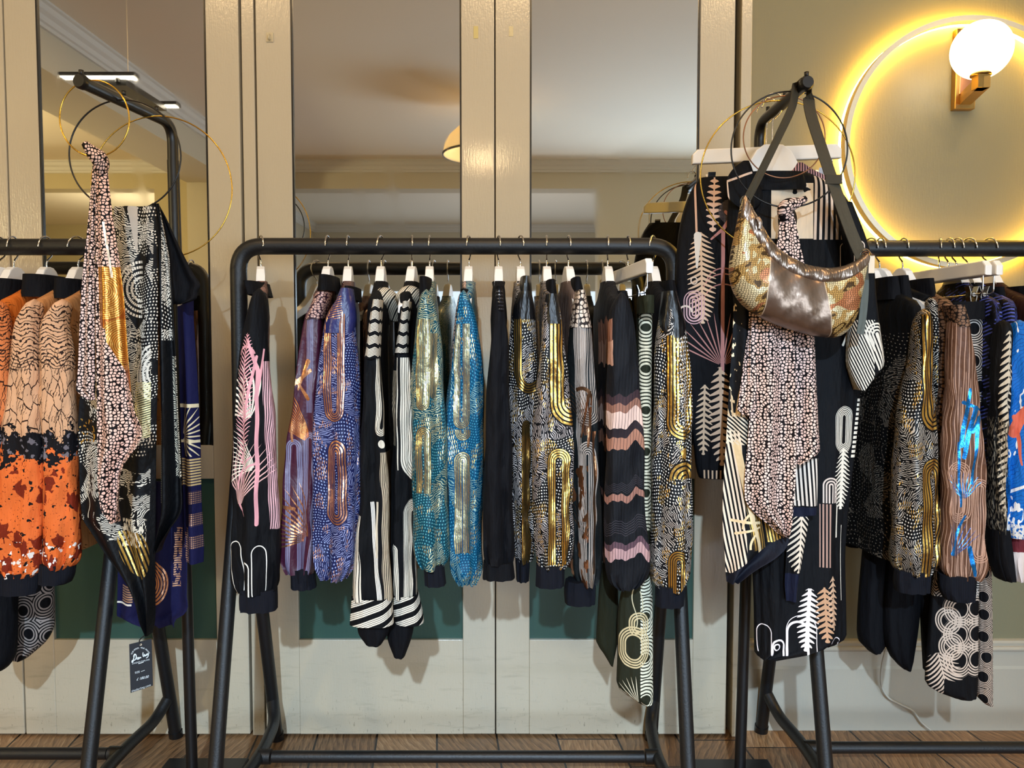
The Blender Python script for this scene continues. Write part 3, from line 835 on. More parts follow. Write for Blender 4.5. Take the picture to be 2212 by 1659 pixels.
# ------------------------------------------------------------------ hangers
M_WHITE = plain('white_lacquered_wood', '#E9E5DE', 0.35, 0, 0.03, 80)
M_CHROME = plain('chrome_wire', '#C9C9CC', 0.16, 1.0)
def hook_path(hd, c, zneck):
    r = 0.0235
    pr = [(0.0, zneck), (0.0, -0.040), (0.004, -0.032), (0.016, -0.021), (0.0245, -0.004), (0.0215, 0.012), (0.010, 0.0235), (-0.004, 0.0255), (-0.017, 0.019), (-0.0245, 0.006), (-0.0255, -0.002)]
    return smooth_path([c + hd * a + Vector((0, 0, z)) for a, z in pr], 4)
HANGN = {}
def hanger(label, hook_px, D, xf, zb=ZBAR, half=0.148, kind='coat', group=None, flip=1, clips=0.12, drop=0.0, hs=1.0, at=None, hdir=None):
    """xf: world x of the hanger's front tip (at depth D - half)"""
    xh = W(hook_px, 535, D).x
    c = Vector((xh, D, zb))
    hd = Vector((xh - xf, half, 0)).normalized()      # along the hanger, away from the viewer
    if at is not None: c = Vector(at); hd = Vector(hdir).normalized()
    sd = Vector((hd.y, -hd.x, 0))
    t = thing('clothes_hanger' if kind == 'coat' else 'clip_hanger', label, 'hanger', c, group)
    hk = Matrix.Rotation((((hook_px * 37) % 11) / 11.0 - 0.5) * 1.3, 3, 'Z') @ (hd * flip)
    tube('hook', hook_path(hk, c, -0.056 - drop), 0.0021, M_CHROME, t, 8)
    zn = -0.050 - drop
    bm = bmesh.new()
    if kind == 'coat':
        e = half
        k_ = hs
        top = [(0, zn), (0.014 * k_, zn - 0.001), (0.026 * k_, zn - 0.009 * k_), (0.036 * k_, zn - 0.026 * k_), (0.050 * k_, zn - 0.048 * k_), (0.068, zn - 0.062 * k_), (0.090, zn - 0.073 * k_), (0.125, zn - 0.088 * k_), (half, zn - 0.103 * k_)]
        bot = [(half + 0.002, zn - 0.122 * k_), (0.125, zn - 0.110 * k_), (0.090, zn - 0.097 * k_), (0.064, zn - 0.088 * k_), (0.038, zn - 0.078 * k_), (0, zn - 0.060 * k_)]
        top = [q for q in top if q[0] <= half]; bot = [q for q in bot if q[0] <= half + 0.003]
        pts = top + bot
        full = [(a, z) for a, z in pts] + [(-a, z) for a, z in reversed(pts[1:-1])]
        def th(a): return 0.0095 + 0.0030 * min(1.0, abs(a) / half)
    else:
        hgt = 0.034
        full = [(-half, zn - 0.012), (-half + 0.012, zn), (half - 0.012, zn), (half, zn - 0.012), (half, zn - hgt), (-half, zn - hgt)]
        def th(a): return 0.0085
    A = [bm.verts.new(c + hd * a + sd * th(a) + Vector((0, 0, z))) for a, z in full]
    B = [bm.verts.new(c + hd * a - sd * th(a) + Vector((0, 0, z))) for a, z in full]
    f1 = bm.faces.new(A); f2 = bm.faces.new(B[::-1])
    side = []
    for i in range(len(full)):
        j = (i + 1) % len(full); side.append(bm.faces.new((A[j], A[i], B[i], B[j])))
    es = list(f1.edges) + list(f2.edges)
    bmesh.ops.bevel(bm, geom=es, offset=0.003, segments=2, affect='EDGES', profile=0.5)
    bmesh.ops.triangulate(bm, faces=[f for f in bm.faces if len(f.verts) > 8])
    mesh_obj('body' if kind == 'coat' else 'bar', bm, M_WHITE, t, False)
    if kind != 'coat':
        z0 = zn - 0.034
        pts = fillet([c + hd * a + Vector((0, 0, z)) for a, z in ((-half + 0.02, z0 + 0.004), (-half + 0.02, z0 - 0.042), (half - 0.02, z0 - 0.042), (half - 0.02, z0 + 0.004))], 0.012, 5)
        tube('wire', pts, 0.0019, M_CHROME, t, 8)
        for s in (-1, 1):
            q = c + hd * (s * clips) + Vector((0, 0, z0 - 0.042))
            cl = bmesh.new()
            for g in (-1, 1):
                P = [q + sd * g * 0.011 + Vector((0, 0, 0.020)), q + sd * g * 0.006 + Vector((0, 0, 0.006)), q + sd * g * 0.007 + Vector((0, 0, -0.006)), q + sd * g * 0.0035 + Vector((0, 0, -0.026))]
                b_extrude_poly(cl, [P[0] - hd * 0.009, P[1] - hd * 0.009, P[2] - hd * 0.009, P[3] - hd * 0.009, P[3] - hd * 0.009 + sd * g * 0.0016, P[2] - hd * 0.009 + sd * g * 0.0018, P[1] - hd * 0.009 + sd * g * 0.0018, P[0] - hd * 0.009 + sd * g * 0.0016], hd, 0.018)
            b_tube(cl, [q - hd * 0.010, q + hd * 0.010], 0.0048, 10)
            mesh_obj('clip', cl, M_CHROME, t, False)
    return t, c, hd
GN = [0]
def side_garment(name, label, cat, hook_px, D, rows, mat, body_mat=None, collar=None, collar_mat=None, cuff=None, cuff_mat=None, hem=None, bw=0.0175,
                 hang_label=None, group=None, sb=0.030, Yf=None, fold=0.15, gather=0.10, zb=ZBAR, xf=None, flip=1, body_depth=None, shoulder_mat=None, yoke=None, back=0.0, rear=None, hgroup='white wooden coat hangers'):
    """garment hung edge-on: a sleeve towards the viewer, the body behind it, collar band and cuff"""
    GN[0] += 1; sd = GN[0]
    Yf = D - 0.205 if Yf is None else Yf
    Yf += back
    bw = min(bw, 0.0185)
    r1 = rows[min(1, len(rows) - 1)]
    mid = (r1[1] + r1[2]) / 2
    if xf is None: xf = W(mid, r1[0], Yf).x
    xh = W(hook_px, 535, D).x
    ht, c, hd = hanger(hang_label, hook_px, D, xh + (xf - xh) * 0.148 / (D - Yf), zb, group=hgroup, flip=flip)
    t = thing(name, label, cat, (xh, D, zb - 0.06), group)
    def xfun(y): return xh + (xf - xh) * (D - y) / (D - Yf)
    zs = zb - 0.098
    zhem = W(mid, rows[-1][0] if hem is None else hem, Yf).z
    bd = D - Yf - 0.012 if body_depth is None else body_depth
    prof = [(zb - 0.090, D, 0.050, 0.0165, xfun), (zb - 0.100, D, 0.068, bw * 0.9, xfun), (zb - 0.114, D, 0.100, bw, xfun), (zb - 0.128, D, 0.135, bw, xfun), (zb - 0.142, D, bd * 0.90, bw + 0.001, xfun), (zb - 0.158, D, bd * 0.98, bw + 0.002, xfun), (zb - 0.180, D, bd, bw + 0.003, xfun)]
    zs = zb - 0.080
    for k in range(1, 9):
        q = k / 8
        prof.append((zs - 0.10 + (zhem - zs + 0.10) * q, D, bd * (1 + 0.02 * q), bw * (1 + 0.20 * q), xfun))
    if rear is not None:
        prof = [(z, (D - q_ + D + min(q_, rear)) / 2, (q_ + min(q_, rear)) / 2, a_, f_) for z, _, q_, a_, f_ in prof]
    bm = bmesh.new(); b_slab(bm, prof, seed=sd)
    auto_smooth(mesh_obj('body', bm, body_mat or mat, t), 75)
    r0 = rows[0]
    cloth_part('sleeve', [(r0[0] - 9, r0[1], r0[2])] + list(rows), Yf, mat, t, round_top=26.0, nr=64, wrinkle=0.0032, b=sb, fold=fold, k=3 + sd % 2, seed=sd, gather=gather)
    if yoke: cloth_part('shoulder_panel', yoke, Yf, shoulder_mat or mat, t, b=sb + 0.003, fold=0.02, seed=sd + 50, nr=14)
    if collar: cloth_part('collar', collar, D - 0.055, collar_mat or mat, t, b=0.075, fold=0.02, nr=10, seed=sd, power=0.9, cap=False)
    if cuff: cloth_part('cuff', cuff, Yf, cuff_mat or mat, t, b=0.03, fold=0.05, k=9, nr=10, seed=sd, fold_top=1.0)
    return t
# ================================================================== GARMENTS OF THE MIDDLE RACK
C_RIB = cloth('black_rib_knit', '#0E0F15', lambda u, v: iter([(vstripe(u, 3.2, 0.35), '#171922')]), 0.9)
C_BLACK = cloth('black_crepe', '#0A0A0E', None, 0.8)
C_SATIN = cloth('black_satin', '#090A0D', None, 0.34, spec=0.6)
G_MID = 'garments on the middle rack'
# --- 1 palm blouse
def p_palm(u, v):
    yield fan(u, v, 548, 905, 120, 11, -1.25, 0.75, 0.7, 6, 0.004), PALE
    yield fan(u, v, 516, 1090, 150, 13, -0.6, 0.7, 0.62, 6, -0.002), '#D8A9A4'
    yield fan(u, v, 562, 1010, 110, 12, -1.7, -0.05, 0.6, 5, 0.004), PALE
    yield fern(u, v, 524, 1000, 543, 720, 26, 9, 1.3, 0.5, 1), PINK
    yield (u > 588 + (v - 960) * 0.06) * vstripe(u, 5.0, 0.6) * band(v, 780, 1140), '#D7A8AE'
    yield any_of(seg(u, v, 568, 1125, 569, 800, 4.6), seg(u, v, 569, 800, 545, 735, 4.5, 3), seg(u, v, 566, 860, 583, 755, 4, 2), seg(u, v, 536, 905, 566, 770, 3.6, 3)), PINK
    yield any_of(arc(u, v, 566, 1040, 42, 2.2, -1.6, 0.1), arc(u, v, 600, 1060, 90, 2.0, -1.5, -0.5), arc(u, v, 540, 770, 22, 2.4, -1.4, 1.3), seg(u, v, 518, 1085, 530, 1110, 2.6, 0.6)), PINK
    yield any_of(capsule(u, v, 574, 1230, 42, 15, 17.2, 9.0, 0.9), ubend(u, v, 536, 1205, 1290, 12, 15.5, 9, 0.9, True), ubend(u, v, 500, 1165, 1290, 15, 17, 9, 0.9, True)), '#E9E4DA'
M_PALM = cloth('black_palm_print', INK, p_palm, 0.75)
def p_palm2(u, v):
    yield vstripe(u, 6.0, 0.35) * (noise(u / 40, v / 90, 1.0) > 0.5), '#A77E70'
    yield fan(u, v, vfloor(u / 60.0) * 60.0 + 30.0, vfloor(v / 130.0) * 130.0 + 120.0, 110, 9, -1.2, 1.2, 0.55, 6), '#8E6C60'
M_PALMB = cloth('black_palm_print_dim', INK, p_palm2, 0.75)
side_garment('palm_blouse', 'black blouse with pink and cream palm fronds, first on the middle rack', 'blouse', 563, D_C,
    [(632, 549, 572), (655, 542, 574), (712, 528, 577), (793, 518, 581), (887, 510, 590), (997, 508, 597), (1104, 506, 601), (1230, 504, 603), (1262, 507, 601), (1278, 516, 592)],
    M_PALM, M_PALMB, [(611, 538, 572), (640, 547, 579)], C_BLACK, [(1270, 520, 597), (1295, 518, 598), (1316, 519, 598)], C_RIB, hem=1235, bw=0.020,
    rear=0.03, hang_label='white hanger nearest the bend of the middle rack, under the palm blouse', group=G_MID)
# --- 2 burgundy bomber
def p_burg(u, v):
    yield band(u, 668, 684) * (v < 890) * vstripe(u, 3.4, 0.72), '#6D6A86'
    yield ubend(u, v, 640, 945, 1240, 8, 20, 4.0, 0.7, True), '#7C7894'
    yield ubend(u, v, 680, 930, 1240, 6, 19, 4.0, 0.7, True), '#7C7894'
    yield fan(u, v, 682, 960, 190, 15, -1.0, -0.25, 0.5, 20, 0.001), '#E08A3C', 0.7
    yield fan(u, v, 678, 1165, 130, 13, -1.65, 0.12, 0.6, 12, 0.002), ROSE, 0.9
    yield any_of(seg(u, v, 634, 860, 636, 950, 2.5), seg(u, v, 640, 830, 676, 800, 3.5, 4), seg(u, v, 650, 840, 672, 780, 2, 5), seg(u, v, 640, 812, 672, 860, 2, 4), seg(u, v, 617, 1090, 640, 1094, 3.6)), ROSE, 0.9
M_BURG = cloth('burgundy_satin', '#3E142A', p_burg, 0.42, spec=0.5)
def p_bronze(u, v):
    yield vstripe(u + noise(u / 30, v / 80, 1.0) * 10, 5.0, 0.5), '#8C6B58', 0.6
    yield noise(u / 14, v / 60, 1.0, 3.0) > 0.56, '#2b1a22'
M_BRONZE = cloth('bronze_lined_satin', '#3B2630', p_bronze, 0.45)
def p_scaleb(u, v):
    yield scales(u, v, 7.0, 0.12, 0.8), '#B89286', 0.4
M_SCALEB = cloth('plum_scale_print', '#2A1620', p_scaleb, 0.5)
side_garment('bomber_jacket', 'burgundy bomber jacket with purple lines and copper palm print', 'jacket', 708, D_C,
    [(640, 680, 712), (684, 662, 700), (746, 651, 697), (872, 634, 691), (981, 622, 688), (1100, 612, 686), (1195, 609, 684), (1222, 617, 680), (1236, 624, 676)],
    M_BURG, M_BRONZE, [(598, 697, 727), (632, 692, 733)], C_BLACK, [(1226, 629, 678), (1268, 630, 683)], C_RIB, hem=1215, bw=0.024,
    shoulder_mat=M_SCALEB, yoke=[(632, 684, 716), (655, 675, 712), (690, 660, 703)], back=0.045, hang_label='white hanger holding the burgundy jacket', group=G_MID)
# --- plumage prints with foil lines: a family in three colours
def plume(base, ink, ink2, foil, arches, extra=None, name='', r=0.5, dim=0.30):
    def fn(u, v):
        h, rg = hatch(u, v)
        yield h * (rg > 0.34), ink, 0.25
        yield dots(u, v, 6.5, 0.24) * (rg < 0.34), ink2
        lines = vstripe(u + v * 0.25, 4.6, 0.45) * vstripe(u - v * 0.2, 5.2, 0.6)
        yield lines * (noise(u / 26, v / 45, 1.0) > 0.56) , foil, 0.8
        for a in arches:
            cx, v0, v1, r0, r1, up = a
            q = vmax((v0 + r1) - v, 0.0) if up else vmax(v - (v1 - r1), 0.0)
            d = vlen(u - cx, q)
            reg = band(d, r0 - 2, r1) * band(v, v0, v1)
            yield reg, base
            yield reg * (vfr((d - r0) / ((r1 - r0) / 4.0)) < 0.60), foil, 0.95
        if extra:
            for lay in extra(u, v): yield lay
    return cloth(name, base, fn, r)
M_NAVY = plume('#181D46', '#8A91BC', '#8E9DC6', '#D9A184', [(728, 600, 910, 8, 27, False), (735, 945, 1010, 4, 30, True), (735, 1000, 1130, 6, 30, False)], None, 'navy_plume_satin', 0.42)
M_NAVYP = cloth('plain_navy_satin', '#23275A', lambda u, v: iter([(vstripe(u * 0.2 + v, 5.0, 0.3) * band(v, 640, 690) * (u < 745), ROSE, 0.8)]), 0.3, spec=0.6)
side_garment('bomber_jacket', 'navy blue jacket with plumage print and rose gold arches', 'jacket', 752, D_C,
    [(632, 736, 760), (680, 709, 766), (731, 699, 770), (809, 687, 775), (903, 682, 777), (1000, 680, 777), (1100, 680, 777), (1190, 681, 772), (1222, 685, 765), (1248, 698, 748)],
    M_NAVY, M_BRONZE, [(622, 752, 774), (650, 748, 776)], C_BLACK, None, None, hem=1225, bw=0.026, gather=0.16,
    shoulder_mat=M_NAVYP, yoke=[(624, 738, 762), (650, 727, 766), (690, 706, 770), (720, 701, 766)], hang_label='white hanger holding the navy blue jacket', group=G_MID)
# --- 4, 5 striped kimono cardigans
def stripe_pack(u, p=26.0, n=5.2, ph=0.0):
    f = vfr(u / p + ph)
    return (f < 0.62) * vmax(vfr(f * n / 0.62 * 1.0) < 0.66, f < 0.05)
def kimono(i, cx, vstart, extra):
    def body(u, v):
        for lay in extra(u, v): yield lay
    return cloth('kimono_print_%d' % i, '#090A0D', body, 0.8)
CREAM = '#DED3C0'
def k1(u, v):
    yield (u > 829 + (v - 1000) * 0.02) * vstripe(u, 4.2, 0.62) * band(v, 975, 1300), '#B9A88F'
    yield ubend(u, v, 838, 700, 940, 6, 20, 4.0, 0.66), CREAM
    yield vlen(u - 835, v - 957) < 9, CREAM
    yield band(u, 802.5 + (v - 1080) * 0.075, 812 + (v - 1080) * 0.09) * (v > 1080) * vmax(vstripe(u - (v - 1080) * 0.08, 3.4, 0.7), 0.0), '#EDE6DA'
    yield band(u, 817, 822) * (v > 1080) * (v < 1200), '#C7B9A2'
    yield (u < 777 + (v - 1200) * 0.05) * (v > 1110) * vstripe(u, 8.0, 0.7), CREAM
def k2(u, v):
    yield ubend(u, v, 918, 772, 1035, 20, 50, 5.2, 0.74), CREAM
    yield band(u, 858, 860.5) * band(v, 772, 1010), CREAM
    yield ubend(u, v, 908, 1072, 1285, 6, 32, 4.2, 0.68, True), CREAM
    yield ubend(u, v, 848, 1168, 1300, 3, 14, 4.0, 0.7, True), CREAM
    yield (u < 852) * band(v, 800, 960) * vstripe(u + v * 0.3, 5.0, 0.6), '#A8977E'
M_K1 = kimono(1, 0, 0, k1); M_K2 = kimono(2, 0, 0, k2)
def k_shoulder(u, v):
    w = (v + vabs(vmod(u, 24.0) - 12.0) * 0.4)
    f = vfr(w / 26.0)
    yield (f < 0.66) * (vfr(f * 8.5) < 0.62), CREAM
M_KS = cloth('banded_shoulder', '#090A0D', k_shoulder, 0.8)
def k_collar(u, v):
    f = vfr((u * 0.8 + v * 0.5) / 15.0)
    yield (f < 0.85) * (vfr(f * 4.5) < 0.75), '#CBBFA9'
M_KC = cloth('striped_collar_cloth', '#090A0D', k_collar, 0.8)
def kimono_garment(label, hook, rows, mat, sh, col, cuff, lining, hl, bk=0.0):
    t = side_garment('kimono_cardigan', label, 'cardigan', hook, D_C, rows, mat, M_PALMB if False else M_K1, None, None, None, None, hem=1250, bw=0.022, gather=0.02, back=bk, hang_label=hl, group=G_MID)
    Yf = D_C - 0.205 + bk
    cloth_part('shoulder_panel', sh, Yf - 0.004, M_KS, t, b=0.034, fold=0.02, nr=16)
    # collar: a soft roll round the neck
    (x0, y0, x1, y1, r) = col
    P = [W(x0, y0, D_C - 0.11), W((x0 + x1) / 2, min(y0, y1) - 12, D_C - 0.085), W(x1, y1, D_C - 0.05), W(x1 + 6, y1 + 26, D_C - 0.02)]
    pts = smooth_path(P, 6)
    bm = bmesh.new(); b_tube(bm, pts, [r * (0.75 + 0.25 * math.sin(PI * i / (len(pts) - 1))) for i in range(len(pts))], 16)
    uvl = bm.loops.layers.uv.new('UVMap')
    for f in bm.faces:
        for l in f.loops: l[uvl].uv = ((l.vert.co.x * 900 + 1106) / 1000, (748 - (l.vert.co.z - H) * 900) / 1000)
    mesh_obj('collar', bm, M_KC, t)
    cloth_part('cuff', cuff, Yf, M_KCUFF, t, b=0.036, fold=0.03, k=3, nr=12, fold_top=1.0, cap=False)
    cloth_part('lining', lining, Yf + 0.012, C_BLACK, t, b=0.028, fold=0.05, k=3, nr=12)
    return t
def k_cuff(u, v):
    w = v + (u - 764) * 0.38
    f = vfr((w - 1290) / 27.0)
    yield (f < 0.6) * (vfr(f * 6.6) < 0.72), '#E6DDCC'
M_KCUFF = cloth('banded_cuff', '#090A0D', k_cuff, 0.8)
kimono_garment('black kimono cardigan with cream line stripes, first of two on the middle rack', 823,
    [(655, 806, 826), (772, 790, 820), (887, 785, 829), (997, 781, 836), (1088, 778, 840), (1198, 768, 843), (1290, 762, 846)], M_K1,
    [(648, 808, 826), (690, 800, 824), (740, 794, 822), (774, 789, 821)], (812, 652, 850, 660, 0.0225),
    [(1286, 761, 847), (1345, 757, 851)], [(1320, 774, 842), (1365, 776, 840), (1388, 792, 826)], 'white hanger holding the first striped kimono')
kimono_garment('black kimono cardigan with cream line stripes, beside the teal jacket', 890,
    [(660, 870, 886), (762, 856, 882), (778, 853, 887), (981, 848, 894), (1088, 845, 896), (1213, 842, 899), (1285, 846, 902)], M_K2,
    [(652, 872, 888), (700, 864, 884), (762, 854, 882)], (866, 648, 903, 652, 0.0225),
    [(1280, 850, 904), (1325, 851, 914), (1342, 856, 916)], [(1330, 838, 898), (1375, 838, 890), (1414, 852, 876)], 'white hanger holding the second striped kimono', 0.04)
# --- 6, 7 teal jackets
TEAL = '#0E404F'
M_TEAL1 = plume(TEAL, '#A9AE90', '#5C9EA6', '#D8C48A', [(917, 690, 885, 2, 17, False), (943, 720, 860, 1, 10, False), (917, 918, 1060, 4, 20, True)], None, 'teal_gold_satin', 0.36)
def teal2x(u, v):
    yield (u < 992 - (v - 640) * 0.14) * (v < 800) * scales(u, v, 7, 0.16), '#D9B5A5'
    yield (u < 992 - (v - 640) * 0.14) * (v < 800) * (1 - scales(u, v, 7, 0.16)), '#1d1214'
M_TEAL2 = plume('#0C4868', '#86AAA6', '#4290AC', '#DCC88C', [(998, 700, 925, 5, 19, False), (1001, 926, 950, 4, 19, False), (1000, 972, 1190, 2, 20, True)], teal2x, 'blue_teal_gold_satin', 0.33)
side_garment('bomber_jacket', 'teal satin jacket with gold arches and black cuff, next to the striped kimono', 'jacket', 928, D_C,
    [(634, 908, 934), (684, 900, 946), (750, 893, 954), (830, 888, 958), (919, 888, 962), (1088, 892, 966), (1190, 892, 968), (1214, 900, 964), (1224, 908, 958)],
    M_TEAL1, M_TEAL1, [(602, 909, 932), (645, 908, 938)], C_BLACK, [(1216, 916, 958), (1261, 918, 963)], C_RIB, hem=1215, hang_label='white hanger holding the teal jacket with the black cuff', group=G_MID)
side_garment('bomber_jacket', 'blue teal satin jacket with gold arches and elasticated hem, beside the plain black blouse', 'jacket', 1013, D_C,
    [(636, 990, 1013), (684, 984, 1028), (746, 977, 1038), (872, 964, 1047), (997, 961, 1045), (1088, 966, 1043), (1190, 970, 1042), (1232, 973, 1042), (1258, 990, 1030)],
    M_TEAL2, M_TEAL2, [(628, 996, 1016), (648, 996, 1022)], C_BLACK, None, None, hem=1240, gather=0.15, back=0.045, hang_label='white hanger holding the blue teal jacket', group=G_MID)
# --- 8 plain black
def p_seq(u, v):
    yield (vfr(v / 7.5) < 0.35), '#2C2C33'
    yield (vfr(v / 7.5) < 0.35) * (voro(u / 4, v / 4, 1.0, 'F1') < 0.2), '#D8D5D0', 0.9
M_SEQ = cloth('sequin_trim', '#0C0C10', p_seq, 0.5)
side_garment('plain_blouse', 'plain black blouse with sequin trimmed shoulder on the middle rack', 'blouse', 1077, D_C,
    [(640, 1068, 1089), (672, 1066, 1091), (731, 1060, 1097), (820, 1053, 1099), (950, 1047, 1103), (1088, 1042, 1106), (1200, 1043, 1108), (1214, 1046, 1106)],
    C_BLACK, C_BLACK, [(622, 1070, 1086), (650, 1068, 1090)], C_BLACK, [(1212, 1044, 1108), (1248, 1042, 1112)], C_BLACK, hem=1225, bw=0.016,
    shoulder_mat=M_SEQ, yoke=[(626, 1071, 1087), (640, 1070, 1088), (672, 1072, 1090)], hang_label='white hanger holding the plain black blouse', group=G_MID)
# --- 9, 10 black and gold plumage jackets
M_BG1 = plume('#090A0E', '#CFC8C4', '#D8D2C8', GOLD, [(1150, 640, 850, 24, 46, False), (1142, 905, 1210, 2, 16, True)], None, 'black_gold_plume_a', 0.5)
M_BG2 = plume('#090A0E', '#BFB3AE', '#D8D2C8', GOLD, [(1236, 690, 920, 18, 52, False), (1207, 965, 1215, 8, 28, True)], None, 'black_gold_plume_b', 0.5)
side_garment('bomber_jacket', 'narrow black jacket with gold curved lines, beside the plain black blouse', 'jacket', 1124, D_C,
    [(640, 1118, 1148), (684, 1106, 1155), (762, 1100, 1160), (900, 1100, 1153), (1088, 1105, 1154), (1180, 1110, 1155), (1200, 1113, 1152), (1210, 1118, 1148)],
    M_BG1, M_BG1, [(601, 1124, 1147), (645, 1118, 1150)], C_SATIN, [(1204, 1113, 1145), (1251, 1115, 1143)], C_RIB, hem=1200, bw=0.020,
    shoulder_mat=C_SATIN, yoke=[(630, 1121, 1148), (660, 1110, 1154), (690, 1106, 1157)], back=0.045, hang_label='white hanger holding the narrow black and gold jacket', group=G_MID)
side_garment('bomber_jacket', 'black jacket with broad gold curve on its sleeve, next to the olive striped one', 'jacket', 1181, D_C,
    [(645, 1176, 1206), (684, 1172, 1212), (746, 1167, 1217), (809, 1161, 1227), (919, 1150, 1235), (997, 1148, 1236), (1088, 1152, 1236), (1190, 1156, 1234), (1214, 1160, 1228), (1224, 1168, 1220)],
    M_BG2, M_BG2, [(608, 1179, 1199), (650, 1175, 1204)], C_BLACK, [(1218, 1158, 1219), (1264, 1157, 1218)], C_RIB, hem=1215,
    shoulder_mat=C_SATIN, yoke=[(636, 1179, 1204), (665, 1175, 1209), (700, 1172, 1214)], hang_label='white hanger holding the jacket with the broad gold curve', group=G_MID)
# --- 11 olive striped with copper palm
def p_olive(u, v):
    yield band(u, 1232, 1250) * vstripe(u, 5.2, 0.62), '#B7A79B'
    yield band(u, 1250, 1262) * vstripe(u, 4.6, 0.3) * (v < 880), '#C9BBB0'
    yield ubend(u, v, 1272, 700, 918, 2, 34, 4.8, 0.5), '#A8998D'
    yield ubend(u, v, 1266, 950, 1270, 3, 30, 4.8, 0.55, True), '#B5A598'
    yield any_of(fan(u, v, 1262, 945, 130, 9, -0.35, 0.45, 0.45, 8, 0.004), arc(u, v, 1252, 865, 28, 4, -0.6, 1.9), seg(u, v, 1250, 940, 1272, 850, 2, 4), seg(u, v, 1278, 880, 1268, 960, 4, 3)), ROSE, 0.95
    yield (noise(u / 22, v / 40, 1.0) > 0.55) * band(v, 1000, 1260) * (u < 1268), COPPER, 0.9
    yield band(u, 1281 + (v - 1000) * 0.0, 1292) * band(v, 930, 1230), ROSE, 0.95
    yield fan(u, v, 1268, 1170, 130, 10, -0.8, 0.1, 0.3, 6), ROSE, 0.95
M_OLIVE = cloth('olive_stripe_copper', '#171B1C', p_olive, 0.5)
M_SCALEW = cloth('cream_scale_print', '#2B211D', lambda u, v: iter([(scales(u, v, 10, 0.12), '#CDB7A2', 0.3)]), 0.5)
M_OLB = cloth('brown_pinstripe', '#221d1e', lambda u, v: iter([(vstripe(u, 4.4, 0.5), '#8B7468')]), 0.6)
side_garment('bomber_jacket', 'olive striped jacket with copper palm print and snake scale shoulder', 'jacket', 1228, D_C,
    [(640, 1242, 1264), (670, 1236, 1270), (706, 1231, 1276), (793, 1227, 1284), (887, 1231, 1289), (994, 1234, 1294), (1100, 1235, 1298), (1200, 1236, 1300), (1240, 1240, 1298), (1260, 1250, 1290)],
    M_OLIVE, M_OLB, [(603, 1233, 1252), (645, 1232, 1262)], C_BLACK, [(1252, 1222, 1286), (1276, 1219, 1287), (1302, 1221, 1285)], C_RIB, hem=1235,
    shoulder_mat=M_SCALEW, yoke=[(628, 1244, 1264), (660, 1237, 1270), (708, 1230, 1278)], back=0.045, hang_label='white hanger holding the olive striped jacket', group=G_MID)
# --- 12 chiffon with bands
def p_chif(u, v):
    w = v + (noise(u / 34.0, v / 400.0, 1.0, 1.0) - 0.5) * 46.0 + vsin(u / 9.0) * 3
    yield band(w, 690, 742) * (u < 1318), '#9C6A54'
    yield band(w, 735, 785) * (u < 1320), '#C09078'
    yield band(w, 850, 872), '#3B2A2E'
    yield band(w, 868, 905), '#8D6353'
    yield band(w, 885, 920), '#D6B6A8'
    yield band(w, 922, 940), '#2A2024'
    yield band(w, 940, 966), '#A5745F'
    yield band(w, 1063, 1078), '#9A6D5F'
    yield band(w, 1040, 1060) * vstripe(w, 4.0, 0.3), '#3a353b'
    yield band(w, 1120, 1150) * vstripe(w, 5.0, 0.3), '#3a353b'
    yield band(w, 1165, 1180), '#5b434b'
    yield band(w, 1178, 1200), '#B58F8E'
    yield vstripe(u + v * 0.06, 7.0, 0.12), '#1b1c22'
M_CHIF = cloth('wave_chiffon', '#0F1014', p_chif, 0.7)
side_garment('chiffon_blouse', 'black chiffon blouse with pink and terracotta wave bands', 'blouse', 1313, D_C,
    [(640, 1330, 1354), (668, 1318, 1363), (762, 1312, 1375), (856, 1310, 1384), (950, 1308, 1388), (1093, 1305, 1392), (1200, 1304, 1400), (1235, 1306, 1400), (1258, 1316, 1386), (1268, 1330, 1372)],
    M_CHIF, M_CHIF, [(632, 1322, 1352), (662, 1314, 1360)], C_BLACK, None, None, hem=1240, bw=0.022, fold=0.10, hang_label='white hanger holding the chiffon blouse with wave bands', group=G_MID, Yf=1.705)
# --- 13 olive trousers on a clip hanger
def p_petal(u, v):
    f = vmod(v + 40, 88.0) - 44.0
    d = vlen((u - 1391) * 1.0, vabs(f) + 6)
    yield (u > 1372) * (vfr(d / 7.5) < 0.6) * (d > 15) * (v < 1140), '#D8CFB4'
    yield (u > 1379) * band(v, 1170, 1520) * (vfr(d / 7.0) < 0.62) * (d > 16), '#E4E2CC'
    yield capsule(u, v, 1364, 1388, 8, 17, 38, 5.4, 0.62), '#CBB98F'
    yield capsule(u, v, 1376, 1340, 4, 9, 24, 5.4, 0.62) * (v < 1360), '#CBB98F'
    yield fan(u, v, 1374, 1510, 62, 9, -1.6, 0.0, 0.6, 4) * (v > 1425), '#D8CFB4'
    yield (vabs(u - 1366 - vsin(v / 16.0) * 6) < 1.2) * band(v, 1265, 1345), '#C9BE9C'
    yield (vabs(u - 1380 + vsin(v / 14.0) * 4) < 1.2) * band(v, 1268, 1310), '#C9BE9C'
M_PETAL = cloth('olive_petal_print', '#24261A', p_petal, 0.75)
C_OLIVE = cloth('plain_olive_crepe', '#26281B', None, 0.75)
hanger('white clip hanger of the olive trousers at the end of the middle rack', 1357, D_C, W(1404, 590, D_C - 0.19).x, half=0.19, kind='clip')
t = thing('trousers', 'olive trousers with cream petal print hung from a clip hanger', 'trousers', W(1385, 660, 1.75), G_MID)
cloth_part('waistband', [(640, 1379, 1410), (678, 1377, 1409)], 1.745, C_OLIVE, t, b=0.05, fold=0.03, nr=8)
